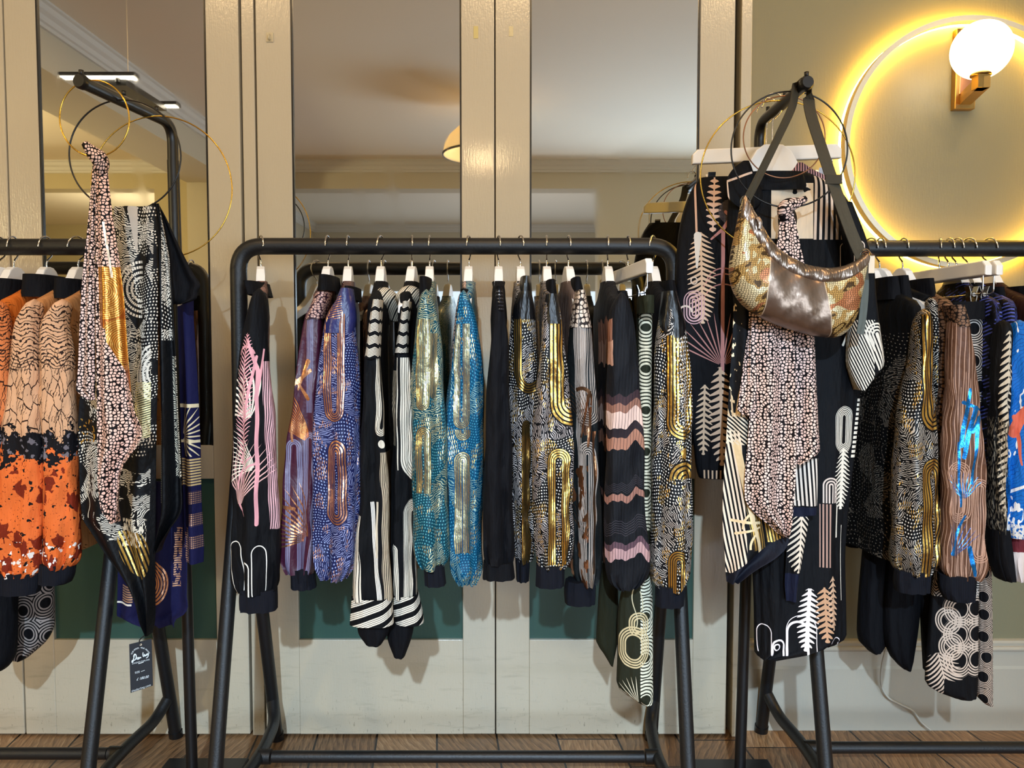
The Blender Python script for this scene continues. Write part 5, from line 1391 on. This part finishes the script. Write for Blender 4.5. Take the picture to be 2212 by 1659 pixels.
cloth_part('collar', [(352, 1722, 1734), (366, 1712, 1756), (378, 1700, 1780), (388, 1694, 1790)], 1.80, M_LAPEL2, t, b=0.006, nr=14, n=30, fold=0)
cloth_part('collar', [(372, 1640, 1734), (384, 1632, 1738), (400, 1628, 1742), (410, 1640, 1740)], 1.768, M_LAPEL, t, b=0.006, wave=wav(2, 0.008), nr=14, n=36, fold=0)
# ------------------------------------------------------------------ gold printed scarf behind
def p_goldscarf(u, v):
    yield (u < 1600 + (v - 1000) * 0.05) * (vfr((u - (v - 1000) * 0.19) / 9.2) < 0.52) * band(v, 930, 1238), '#E2CDB6'
    yield band(u - (v - 1000) * 0.20, 1588, 1622) * (vfr((u - (v - 1000) * 0.20) / 7.2) < 0.6) * band(v, 1000, 1188), '#CFA85C', 0.8
    yield band(u - (v - 1000) * 0.20, 1630, 1660) * (vfr((u - (v - 1000) * 0.20) / 6.6) < 0.6) * band(v, 1090, 1172), '#CFA85C', 0.8
    yield any_of(seg(u, v, 1586, 960, 1622, 1120, 9, 6), seg(u, v, 1618, 1110, 1650, 1206, 5, 4), arc(u, v, 1650, 1180, 34, 2.5, -1.7, -0.4), arc(u, v, 1640, 1140, 40, 2.5, -1.6, -0.3), seg(u, v, 1574, 1124, 1640, 1128, 3, 3), seg(u, v, 1584, 1152, 1640, 1138, 3, 2)), '#E0C79C', 0.2
    yield (u < 1600) * band(v, 650, 900) * (noise(u / 12, v / 26, 1.0) > 0.62), '#D9C29C', 0.4
    yield (u < 1615) * band(v, 895, 960) * (vfr((v - u * 0.8) / 9.0) < 0.5), '#D9C9B0'
    yield fan(u, v, 1580, 930, 90, 9, -0.4, 1.6, 0.6, 4) * (v < 900), '#CDB08A'
    yield (v > 1135) * (v > 1238 - (u - 1570) * 0.62), '#12141F'
M_GSC = cloth('black_gold_scarf', '#08090D', p_goldscarf, 0.65)
def p_tail(u, v):
    yield (vfr((u - (v - 1000) * 0.07) / 8.8) < 0.52) * band(v, 990, 1092), '#E2D3C4'
    yield (v > 1095) * (v < 1115), '#14182A'
    yield (v > 1115) * (v < 1236) * fern(u, v, 1724, 1236, 1730, 1110, 30, 13, -1.2, 0.6, 1.6), '#E0CFB9'
    yield v > 1238, '#12162A'
M_TAIL = cloth('striped_scarf_tail', '#08090D', p_tail, 0.7)
t = thing('hanging_scarf', 'black scarf with gold strokes and navy hem, hanging left under the pink scarf', 'scarf', W(1600, 600, 1.765), 'scarves on the display stands')
cloth_part('panel', [(560, 1588, 1630), (700, 1584, 1640), (820, 1577, 1645), (950, 1570, 1655), (1050, 1564, 1690), (1130, 1563, 1700), (1180, 1566, 1697), (1205, 1568, 1672), (1230, 1569, 1630), (1259, 1572, 1592)], 1.745, M_GSC, t, ysh=lambda q: -0.08 * q, b=0.005, wave=wav(3, 0.010, 0.5, 0.6, 0.3), nr=80, n=52, fold=0, power=0.9)
cloth_part('tail', [(960, 1712, 1768), (1040, 1711, 1767), (1100, 1712, 1764), (1112, 1714, 1763)], 1.682, M_TAIL, t, b=0.004, wave=wav(2, 0.006), nr=24, n=36, fold=0, power=0.9)
cloth_part('tail', [(1080, 1700, 1752), (1130, 1701, 1746), (1200, 1698, 1734), (1260, 1695, 1724), (1298, 1698, 1720)], 1.688, M_TAIL, t, b=0.005, wave=wav(2, 0.006), nr=30, n=36, fold=0, power=0.9)
# ------------------------------------------------------------------ pink scarf on the black hoop
t = thing('hanging_scarf', 'pink and black scale print scarf knotted on the black hoop behind the metallic bag', 'scarf', W(1700, 450, 1.71), 'scarves on the display stands')
cloth_part('panel', [(462, 1688, 1714), (500, 1682, 1722), (540, 1676, 1730), (600, 1650, 1742), (690, 1626, 1716), (800, 1622, 1716), (890, 1622, 1717), (980, 1616, 1716), (1050, 1611, 1714), (1085, 1614, 1711), (1110, 1632, 1709), (1140, 1668, 1706), (1160, 1688, 1700)], 1.712, M_PSCARFB, t, ysh=lambda q: -0.07 * q, b=0.005, wave=wav(3, 0.012, 0.6, 0.5, 0.2), nr=90, n=56, fold=0, power=0.9)
cloth_part('panel', [(600, 1612, 1650), (690, 1618, 1650), (780, 1606, 1640), (860, 1596, 1634), (886, 1592, 1626), (896, 1604, 1618)], 1.726, M_PSCARFB, t, ysh=lambda q: -0.05 * q, b=0.004, wave=wav(2, 0.008), nr=36, n=36, fold=0, power=0.9)
cloth_part('panel', [(600, 1716, 1752), (690, 1718, 1758), (800, 1718, 1763), (900, 1718, 1768), (978, 1717, 1772), (994, 1718, 1744), (1002, 1719, 1726)], 1.720, M_PSCARFB, t, ysh=lambda q: -0.06 * q, b=0.005, wave=wav(2, 0.010, 0.3), nr=44, n=40, fold=0, power=0.9)
pk = [W(1742, 428, 1.70), W(1728, 436, 1.702), W(1712, 441, 1.704), W(1698, 448, 1.706), W(1695, 462, 1.709), W(1698, 478, 1.712)]
bm = bmesh.new(); b_tube(bm, smooth_path(pk, 5), [0.006 + 0.011 * math.sin(PI * min(1, i / 25) * 0.8) ** 1.5 for i in range(26)], 18)
uvl = bm.loops.layers.uv.new('UVMap')
for f in bm.faces:
    for l in f.loops: l[uvl].uv = ((l.vert.co.x * 1000 + 1106) / 1000 + l.vert.co.y, (748 - (l.vert.co.z - H) * 1000) / 1000)
mesh_obj('knot', bm, M_PSCARFB, t)
# ------------------------------------------------------------------ shoulder bag
def p_bag(u, v):
    mid = (u > 1652 - (v - 560) * 0.10) * (u < 1764 + (v - 600) * 0.16)
    c = voro(u / 4.7 + v * 0.03, v / 4.0, 1.0, 'DISTANCE_TO_EDGE', 0.5)
    pat = noise(u / 44.0 + v / 120.0, v / 52.0, 1.0, 2.0)
    yield (1 - mid) * (pat > 0.50), '#E2CFA2', 0.35
    yield (1 - mid) * band(pat, 0.36, 0.42), '#4A3417', 0.3
    yield (1 - mid) * (noise(u / 60.0 + 5, v / 40.0 + 2, 1.0, 1.0) > 0.60), '#B5734C', 0.45
    yield (1 - mid) * (c < 0.10), '#2E1F10', 0.1
    yield mid, '#7D6A5C', 0.85
    yield vmax(vabs(u - (1652 - (v - 560) * 0.10)) < 1.0, vabs(u - (1764 + (v - 600) * 0.16)) < 1.0), '#B79F84', 0.3
M_BAG = cloth('snake_and_metallic_leather', '#B38C50', p_bag, 0.38, foil_rough=0.32, crinkle=0.08)
M_BAGT = cloth('metallic_taupe_leather', '#86766A', None, 0.3, metal=0.9)
M_STRAP = cloth('olive_grey_webbing', '#4B4538', lambda u, v: iter([(vstripe(v + u * 0.4, 3.0, 0.4), '#3F3A30')]), 0.8)
BY = 1.635
top = [(1607, 424), (1618, 448), (1636, 486), (1662, 527), (1695, 556), (1730, 573), (1770, 582), (1810, 580), (1842, 568), (1872, 546)]
bot = [(1603, 428), (1592, 490), (1579, 560), (1580, 610), (1602, 655), (1652, 690), (1715, 714), (1775, 728), (1812, 726), (1838, 700), (1856, 640), (1875, 550)]
def resample(P, n):
    P = [Vector((x, y, 0)) for x, y in P]; S = smooth_path(P, 12)
    L = [0]
    for i in range(1, len(S)): L.append(L[-1] + (S[i] - S[i - 1]).length)
    out = []; j = 0
    for i in range(n):
        d = L[-1] * i / (n - 1)
        while j < len(L) - 2 and L[j + 1] < d: j += 1
        f = 0 if L[j + 1] == L[j] else (d - L[j]) / (L[j + 1] - L[j])
        out.append(S[j].lerp(S[j + 1], max(0, min(1, f))))
    return out
def bag_shell(bm, T, B, depth, ty=0.0, nt=22):
    n = len(T); uvl = bm.loops.layers.uv.new('UVMap')
    grid = []
    for i in range(n):
        s = i / (n - 1); e = max(0.0, math.sin(PI * s)) ** 0.55
        col = []
        for j in range(2 * nt):
            a = 2 * PI * j / (2 * nt)
            t_ = 0.5 - 0.5 * math.cos(a)
            p = T[i].lerp(B[i], t_)
            bul = math.sin(a)
            bul = math.copysign(abs(bul) ** 0.75, bul)
            wr = 0.0035 * math.sin(p.x / 9.0 + p.y / 14.0) * math.sin(p.y / 11.0) * (1 if bul > 0 else 0) * e
            y = BY + ty - depth * e * bul * (0.75 + 0.25 * t_) + wr
            q = W(p.x, p.y, BY); q.y = y
            col.append((bm.verts.new(q), p))
        grid.append(col)
    for i in range(n - 1):
        for j in range(2 * nt):
            k = (j + 1) % (2 * nt)
            vs_ = (grid[i][j], grid[i][k], grid[i + 1][k], grid[i + 1][j])
            f = bm.faces.new([x[0] for x in vs_])
            for l, x in zip(f.loops, vs_): l[uvl].uv = (x[1].x / 1000, x[1].y / 1000)
    for g, r in ((grid[0], 1), (grid[-1], -1)):
        f = bm.faces.new([x[0] for x in g][::r])
        for l in f.loops: l[uvl].uv = (g[0][1].x / 1000, g[0][1].y / 1000)
    return bm
T = resample(top, 60); B = resample(bot, 60)
t = thing('shoulder_bag', 'crescent shoulder bag of bronze metallic leather and gold snakeskin on the stand', 'bag', W(1720, 640, BY))
bm = bmesh.new(); bag_shell(bm, T, B, 0.052)
mesh_obj('body', bm, M_BAG, t)
T2 = [p.copy() for p in T]; B2 = []
for i, p in enumerate(T):
    d = (B[i] - p)
    L = max(d.length, 1e-3)
    wd = 14 + 26 * math.sin(PI * min(1, i / 59 * 1.0)) ** 0.8
    if i < 16: wd += (16 - i) * 1.0
    B2.append(p + d * min(0.97, wd / L))
    T2[i] = p - d * min(0.05, 3 / L)
bm = bmesh.new(); bag_shell(bm, T2, B2, 0.030, -0.012)
mesh_obj('top_band', bm, M_BAGT, t)
def ribbon(name, pts, wdir, w, th, mat, parent):
    P = smooth_path([Vector(p) for p in pts], 8); bm = bmesh.new(); uvl = bm.loops.layers.uv.new('UVMap')
    rings = []; L = 0
    for i, p in enumerate(P):
        d = (P[min(i + 1, len(P) - 1)] - P[max(i - 1, 0)]).normalized()
        s = Vector(wdir) if not callable(wdir) else wdir(i / (len(P) - 1))
        s = (s - d * s.dot(d)).normalized(); nn = d.cross(s)
        if i: L += (p - P[i - 1]).length
        ww = w(i / (len(P) - 1)) if callable(w) else w
        rings.append(([bm.verts.new(p + s * a * ww / 2 + nn * b * th / 2) for a, b in ((-1, -1), (1, -1), (1, 1), (-1, 1))], L))
    for i in range(len(rings) - 1):
        for j in range(4):
            f = bm.faces.new((rings[i][0][j], rings[i][0][(j + 1) % 4], rings[i + 1][0][(j + 1) % 4], rings[i + 1][0][j]))
            for l, (uu, vv) in zip(f.loops, ((j, rings[i][1]), (j + 1, rings[i][1]), (j + 1, rings[i + 1][1]), (j, rings[i + 1][1]))): l[uvl].uv = (uu * 0.02, vv)
    for r in (rings[0][0][::-1], rings[-1][0]): bm.faces.new(r)
    return mesh_obj(name, bm, mat, parent, False)
tip = RT + (RB - RT) * 0.075
ztop = tip.z + 0.0155
ribbon('strap', [W(1611, 436, BY), W(1640, 380, 1.645), W(1683, 292, 1.66), W(1712, 228, 1.675), Vector((tip.x - 0.013, tip.y, tip.z + 0.006)), Vector((tip.x, tip.y, ztop)), Vector((tip.x + 0.0135, tip.y, tip.z + 0.004)), W(1750, 240, tip.y - 0.006), W(1778, 330, 1.665), W(1806, 412, 1.655), W(1838, 500, 1.64), W(1862, 556, 1.635)],
       lambda s: Vector((0.85, 0.6, 0.35)) if s < 0.36 else (Vector((0, 1.0, 0)) if s < 0.60 else Vector((1.0, 0.35, 0.2))), lambda s: 0.024 if s < 0.5 else 0.024 + 0.008 * s, 0.0018, M_STRAP, t)
ribbon('strap_end', [W(1858, 552, BY + 0.012), W(1868, 600, BY + 0.014), W(1866, 660, BY + 0.014), W(1858, 722, BY + 0.012)], (1, 0.3, 0), 0.019, 0.0018, cloth('grey_webbing', '#5E625C', None, 0.8), t)
M_BUCK = plain('dark_nickel', '#4a4640', 0.3, 1.0)
q = W(1800, 388, 1.655)
box('slider_buckle', q.x - 0.018, q.x + 0.018, q.y - 0.004, q.y - 0.001, q.z - 0.010, q.z + 0.010, M_STRAP, t, 0.001)
tube('ring', [W(1610, 436, BY) + Vector((0.010 * math.cos(a), 0, 0.012 * math.sin(a))) for a in [2 * PI * i / 24 for i in range(24)]], 0.0018, M_BUCK, t, 8, True)
tube('ring', [W(1868, 552, BY) + Vector((0.010 * math.cos(a), 0, 0.010 * math.sin(a))) for a in [2 * PI * i / 24 for i in range(24)]], 0.0016, M_BUCK, t, 8, True)
ribbon('zip_pull', [W(1636, 470, BY - 0.030), W(1642, 480, BY - 0.034), W(1641, 494, BY - 0.036)], (1, 0, 0.3), 0.008, 0.003, M_BAGT, t)
tube('zip', smooth_path([W(p.x + 2, p.y - 1, BY) for p in T[6:54:6]], 5), 0.0022, M_BUCK, t, 6)
# cream tag on twine
t = thing('swing_tag', 'cream paper tag tied with twine to the end of the metallic bag', 'price tag', W(1880, 560, 1.62))
a, b = W(1877, 552, 1.62), W(1889, 590, 1.62)
box('card', a.x, b.x, 1.620, 1.6212, b.z, a.z, plain('cream_card', '#D9C7AE', 0.7), t)
tube('twine', smooth_path([W(1864, 541, 1.622), W(1872, 538, 1.619), W(1880, 545, 1.618), W(1884, 553, 1.6195)], 5), 0.0009, plain('jute_twine', '#8C6B45', 0.9), t, 6)
tube('twine', smooth_path([W(1862, 548, 1.624), W(1874, 543, 1.620), W(1889, 552, 1.619)], 5), 0.0008, M_ROSEW, t, 6)
# ================================================================== RIGHT RACK
G_R = 'garments on the rack under the ring lamp'
RY = D_R - 0.205
def ra_x(u, v):
    yield (v < 690), '#07080B'
M_RA = plume('#08090C', '#B9AEA2', '#CFC6BA', GOLD, [(2014, 680, 932, 6, 42, False), (2010, 985, 1240, 10, 36, True)], None, 'black_gold_plume_d', 0.45)
def p_dark(u, v):
    h, rg = hatch(u, v, 50, 5.0, 0.2)
    yield h * (rg > 0.62) * (v > 740), '#6B6155'
    yield dots(u, v, 9, 0.14) * (v > 720), '#8C8172'
    yield (vabs(noise(u / 40, v / 40, 1.0, 1.0) - 0.5) < 0.008) * (v > 800), '#5A5046'
M_DARK = cloth('black_dim_plumage', '#07080A', p_dark, 0.7)
side_garment('bomber_jacket', 'black jacket with bold gold curve and black cuff under the ring lamp', 'jacket', 1880, D_R,
    [(676, 1984, 2006), (700, 1976, 2008), (780, 1966, 2010), (900, 1940, 2018), (1000, 1934, 2022), (1100, 1932, 2026), (1190, 1928, 2027), (1222, 1932, 2022), (1238, 1944, 2010)],
    M_RA, M_DARK, [(602, 1888, 1918), (650, 1886, 1926)], C_BLACK, [(1230, 1935, 2008), (1252, 1933, 2007), (1276, 1936, 2004)], C_RIB, hem=1230, hang_label='white hanger nearest the bag on the rack under the ring lamp', group=G_R, Yf=RY, bw=0.024)
M_RB = plume('#0A0A0D', '#DAD3C8', '#DAD3C8', GOLD, [], None, 'white_plume', 0.6)
side_garment('printed_blouse', 'black blouse with white plumage sleeve squeezed behind the gold curve jacket', 'blouse', 1901, D_R,
    [(650, 2000, 2020), (700, 2004, 2030), (800, 2006, 2034), (1000, 2010, 2038), (1150, 2012, 2040), (1190, 2016, 2036)],
    M_RB, M_DARK, [(600, 1910, 1940), (650, 1912, 1950)], C_BLACK, None, None, hem=1150, hang_label='white hanger second from the bag on the rack under the ring lamp', group=G_R, Yf=RY + 0.06, bw=0.012, sb=0.02)
M_FOILB = '#2B86D8'
def p_brown(u, v):
    yield (vfr((u - (v - 700) * -0.03) / 9.0) < 0.16), '#C09A84'
    yield (vfr((u + 4) / 4.5) < 0.3) * (noise(u / 30, v / 200, 1.0) > 0.54), '#A98470'
    yield capsule(u, v, 2058, 1060, 40, 6, 26, 4.4, 0.45), '#B9907A'
    yield capsule(u, v, 2104, 1120, 70, 4, 20, 4.4, 0.45), '#B9907A'
    yield any_of(seg(u, v, 2080, 840, 2064, 960, 3, 5), seg(u, v, 2092, 880, 2068, 985, 6, 4), seg(u, v, 2068, 868, 2108, 885, 4, 2), seg(u, v, 2100, 900, 2086, 1040, 4, 3), seg(u, v, 2112, 880, 2088, 930, 3, 4), seg(u, v, 2058, 955, 2062, 1090, 3, 2), seg(u, v, 2072, 1110, 2040, 1190, 2, 4), seg(u, v, 2082, 1180, 2100, 1236, 7, 3)), M_FOILB, 0.85
    yield fan(u, v, 2066, 1075, 60, 9, -0.8, 0.9, 0.5, 3), M_FOILB, 0.85
    yield fan(u, v, 2046, 1200, 80, 8, -0.3, 0.9, 0.4, 3), '#3F6FC0', 0.85
M_BROWN = cloth('brown_satin_blue_foil', '#5E4030', p_brown, 0.42, foil_rough=0.22)
M_BSC = cloth('brown_scale_print', '#1C130F', lambda u, v: iter([(scales(u, v, 9, 0.11, 0.8), '#7E5E48', 0.2)]), 0.6)
side_garment('bomber_jacket', 'brown satin jacket with electric blue foil palm strokes', 'jacket', 1951, D_R,
    [(680, 2054, 2082), (700, 2050, 2086), (780, 2045, 2098), (870, 2040, 2108), (957, 2035, 2116), (1060, 2033, 2119), (1180, 2030, 2119), (1232, 2034, 2116), (1248, 2046, 2104)],
    M_BROWN, M_BSC, [(606, 1962, 1994), (652, 1960, 2004)], C_BLACK, [(1240, 2030, 2106), (1270, 2030, 2104), (1294, 2042, 2102)], C_RIB, hem=1240,
    shoulder_mat=M_BSC, yoke=[(660, 2044, 2074), (690, 2050, 2084), (706, 2052, 2088)], hang_label='white hanger holding the brown satin jacket', group=G_R, Yf=RY, bw=0.024)
# trousers with ring print, two pairs on clip hangers
def p_ringleg(u, v):
    a = vabs(u - 2085.0)
    for cx, cy in ((22, 1310), (24, 1365), (24, 1420)):
        d = vlen(a - cx * 0.9, v - cy)
        yield band(d, 14, 38) * (vfr(d / 5.4) < 0.56), '#CDB8A6'
    for cx, cy in ((2040, 1335), (2046, 1390)):
        d = vlen((u - cx) * 1.1, v - cy)
        yield band(d, 14, 32) * (vfr(d / 5.4) < 0.56), '#CDB8A6'
    yield fern(u, v, 2040, 1500, 2018, 1405, 40, 9, -1.1, 0.6, 1.2), '#CDB8A6'
    yield (v < 1285) * rings_tile(u, v, 58.0, 0.22, 0.085, 0.45, 0.5), '#CFC6BC'
    yield (v > 1462 + (u - 2040) * 0.2) * (u > 2030), '#08080B'
M_RL = cloth('black_white_ring_print', '#08080B', p_ringleg, 0.75)
M_RL2 = cloth('black_ring_print_side', '#08080B', lambda u, v: iter([(rings_tile(u, v, 44.0, 0.26, 0.075, 0.25, 0.55), '#C2AC9A')]), 0.75)
for i, (lab, lab2, hk, xb, bar_l, bar_r) in enumerate((
        ('black trousers with cream ring print on a clip hanger beside the brown jacket', 'white clip hanger holding the ring print trousers', 2030, 2092, 0, 0),
        ('second pair of ring print trousers, behind the first towards the blue sleeve', 'white clip hanger behind, holding the second ring print trousers', 2050, 2132, 0, 0))):
    hanger(lab2, hk, D_R, W((2136, 2160)[i], 600, D_R - 0.19).x, kind='clip', half=0.19, clips=0.13)
    t = thing('trousers', lab, 'trousers', W(xb, 660, D_R - 0.1), G_R)
    if i == 0:
        cloth_part('waistband', [(652, 2052, 2126), (690, 2056, 2126)], D_R - 0.150, C_BLACK, t, b=0.02, fold=0.02, nr=8)
        cloth_part('leg', [(688, 2056, 2125), (900, 2060, 2124), (1100, 2050, 2118), (1240, 2020, 2112), (1300, 2012, 2111), (1420, 2003, 2110), (1474, 2000, 2109), (1492, 2022, 2108), (1506, 2060, 2106)], D_R - 0.135, M_RL, t, b=0.018, fold=0.05, k=4, nr=70, n=40, power=0.75, seed=21)
        cloth_part('leg', [(1000, 1990, 2030), (1200, 1985, 2020), (1340, 1992, 2012), (1450, 2000, 2008)], D_R - 0.06, C_BLACK, t, b=0.02, fold=0.04, nr=24)
    else:
        cloth_part('waistband', [(652, 2128, 2148), (690, 2127, 2146)], D_R - 0.125, C_BLACK, t, b=0.02, fold=0.02, nr=8)
        cloth_part('leg', [(688, 2126, 2147), (900, 2122, 2142), (1200, 2113, 2138), (1350, 2111, 2140), (1480, 2110, 2141), (1506, 2112, 2141), (1519, 2126, 2140)], D_R - 0.115, M_RL2, t, b=0.018, fold=0.05, k=4, nr=60, n=30, power=0.75, seed=22)
# black wide trousers and satin hem under the jackets
t = thing('trousers', 'plain black wide trousers hanging lowest under the gold curve jacket', 'trousers', W(1920, 1150, 1.95), G_R)
cloth_part('leg', [(700, 1900, 1945), (1000, 1885, 1935), (1150, 1870, 1926), (1300, 1856, 1922), (1375, 1853, 1916), (1392, 1860, 1910), (1404, 1874, 1900)], 1.965, C_BLACK, t, b=0.03, fold=0.07, k=3, nr=40, seed=31)
cloth_part('leg', [(700, 1930, 1985), (1000, 1925, 1990), (1200, 1918, 1994), (1330, 1910, 1984), (1400, 1918, 1972), (1430, 1934, 1964), (1440, 1945, 1958)], 1.93, C_BLACK, t, b=0.03, fold=0.07, k=3, nr=40, seed=32)
M_TAUPE = cloth('taupe_satin', '#4A4038', None, 0.45)
t = thing('satin_skirt', 'taupe satin skirt with black hem behind the printed dress sleeve', 'skirt', W(1860, 900, 2.05), G_R)
cloth_part('body', [(760, 1852, 1884), (900, 1846, 1886), (1020, 1838, 1884), (1090, 1834, 1880), (1128, 1842, 1872)], 2.06, M_TAUPE, t, b=0.04, fold=0.12, k=4, nr=36, seed=33)
cloth_part('hem', [(1100, 1822, 1876), (1140, 1818, 1872), (1176, 1820, 1858)], 2.08, C_BLACK, t, b=0.035, fold=0.1, k=3, nr=12, seed=34)
# black jacket with white fern sleeve, blue jacket, dark red blouse
M_WF = cloth('white_fern_sleeve', '#0A0A0C', lambda u, v: iter([(fern(u, v, 2152, 1110, 2166, 715, 22, 15, -0.75, 0.72, 1.0), '#C9BBA4'), ((v > 900) * (noise(u / 3.5, v / 14, 1.0, 1.0) > 0.56), '#6E6658')]), 0.7)
M_BSH = cloth('black_blue_hatch', '#0B0C12', lambda u, v: iter([((vfr((v - u * 0.3) / 8.0) < 0.4) * (noise(u / 30, v / 22, 1.0) > 0.48), '#4B55A8')]), 0.6)
side_garment('bomber_jacket', 'black jacket with cream fern sleeve and blue hatched shoulder', 'jacket', 2067, D_R,
    [(700, 2152, 2180), (730, 2148, 2182), (900, 2142, 2174), (1050, 2138, 2168), (1130, 2138, 2172), (1150, 2142, 2166)],
    M_WF, M_BSH, [(622, 2086, 2116), (664, 2090, 2126)], C_BLACK, [(1142, 2138, 2174), (1210, 2142, 2184), (1250, 2156, 2186)], C_BLACK, hem=1140, hang_label='white hanger holding the cream fern sleeve jacket', group=G_R, Yf=RY, bw=0.020, sb=0.024)
def p_blue(u, v):
    w = noise(u / 30, v / 60, 1.0, 2.0)
    yield (vfr((v + u * 0.8 + w * 40) / 9.0) < 0.14), '#0B3F86'
    yield band(w, 0.60, 0.66), '#E4E2E0'
    yield any_of(seg(u, v, 2172, 930, 2214, 860, 14, 9), seg(u, v, 2176, 900, 2190, 1000, 6, 2)), '#D5674E'
    yield seg(u, v, 2166, 1060, 2204, 1040, 3.5, 3), '#E4E2E0'
    yield (v > 1128) * (noise(u / 6, v / 6, 1.0) > 0.42), '#D8D5D2'
M_BLUE = cloth('bright_blue_print', '#1164B8', p_blue, 0.6)
side_garment('printed_blouse', 'bright blue blouse with coral petals near the frame edge', 'blouse', 2092, D_R,
    [(700, 2186, 2216), (735, 2180, 2218), (800, 2174, 2220), (950, 2170, 2216), (1080, 2163, 2208), (1130, 2160, 2202), (1158, 2164, 2196)],
    M_BLUE, M_BSH, [(624, 2110, 2140), (664, 2114, 2150)], C_BLACK, None, None, hem=1140, hang_label='white hanger holding the bright blue blouse', group=G_R, Yf=RY, bw=0.018, sb=0.026)
def p_red(u, v):
    yield band(v, 1130, 1152), '#7C2A30'
    yield band(v, 1152, 1162), '#2D5F96'
    yield band(v, 1162, 1190), '#6B262C'
    yield band(v, 1190, 1260), '#D8C9C2'
M_RED = cloth('dark_red_banded', '#20110F', p_red, 0.7)
side_garment('printed_blouse', 'dark red blouse with pale hem band, last at the frame edge under the ring lamp', 'blouse', 2136, D_R,
    [(690, 2236, 2270), (760, 2222, 2280), (900, 2212, 2282), (1100, 2196, 2270), (1220, 2186, 2262), (1254, 2192, 2256)],
    M_RED, cloth('dark_red_crepe', '#2A1412', p_red, 0.7), [(622, 2160, 2196), (660, 2164, 2206)], C_BLACK, None, None, hem=1250, hang_label='white hanger holding the dark red blouse', group=G_R, Yf=RY, bw=0.022)
# loose white cable against the skirting
M_CABLE = plain('white_cable', '#B9B4A6', 0.5)
tag(tube('power_cord', smooth_path([W(1914, 1400, 2.20), W(1905, 1440, 2.205), W(1904, 1478, 2.21), W(1918, 1506, 2.212), W(1945, 1522, 2.212), W(1972, 1536, 2.213), W(1990, 1560, 2.21), W(2010, 1577, 2.205)], 8), 0.0030, M_CABLE, None, 8), 'thin white power cord looping down the skirting below the black trousers', 'cord')
vs = SC.view_settings
SC.display_settings.display_device = 'sRGB'
vs.view_transform = 'Standard'; vs.look = 'None'; vs.exposure = EXPOSURE; vs.gamma = 1.0
vs.use_curve_mapping = False
SC.cycles.use_denoising = True
SC.cycles.max_bounces = 7
SC.cycles.diffuse_bounces = 4
SC.cycles.glossy_bounces = 4
SC.cycles.transmission_bounces = 4
SC.cycles.sample_clamp_indirect = 4.0
SC.cycles.caustics_reflective = False
SC.cycles.caustics_refractive = False
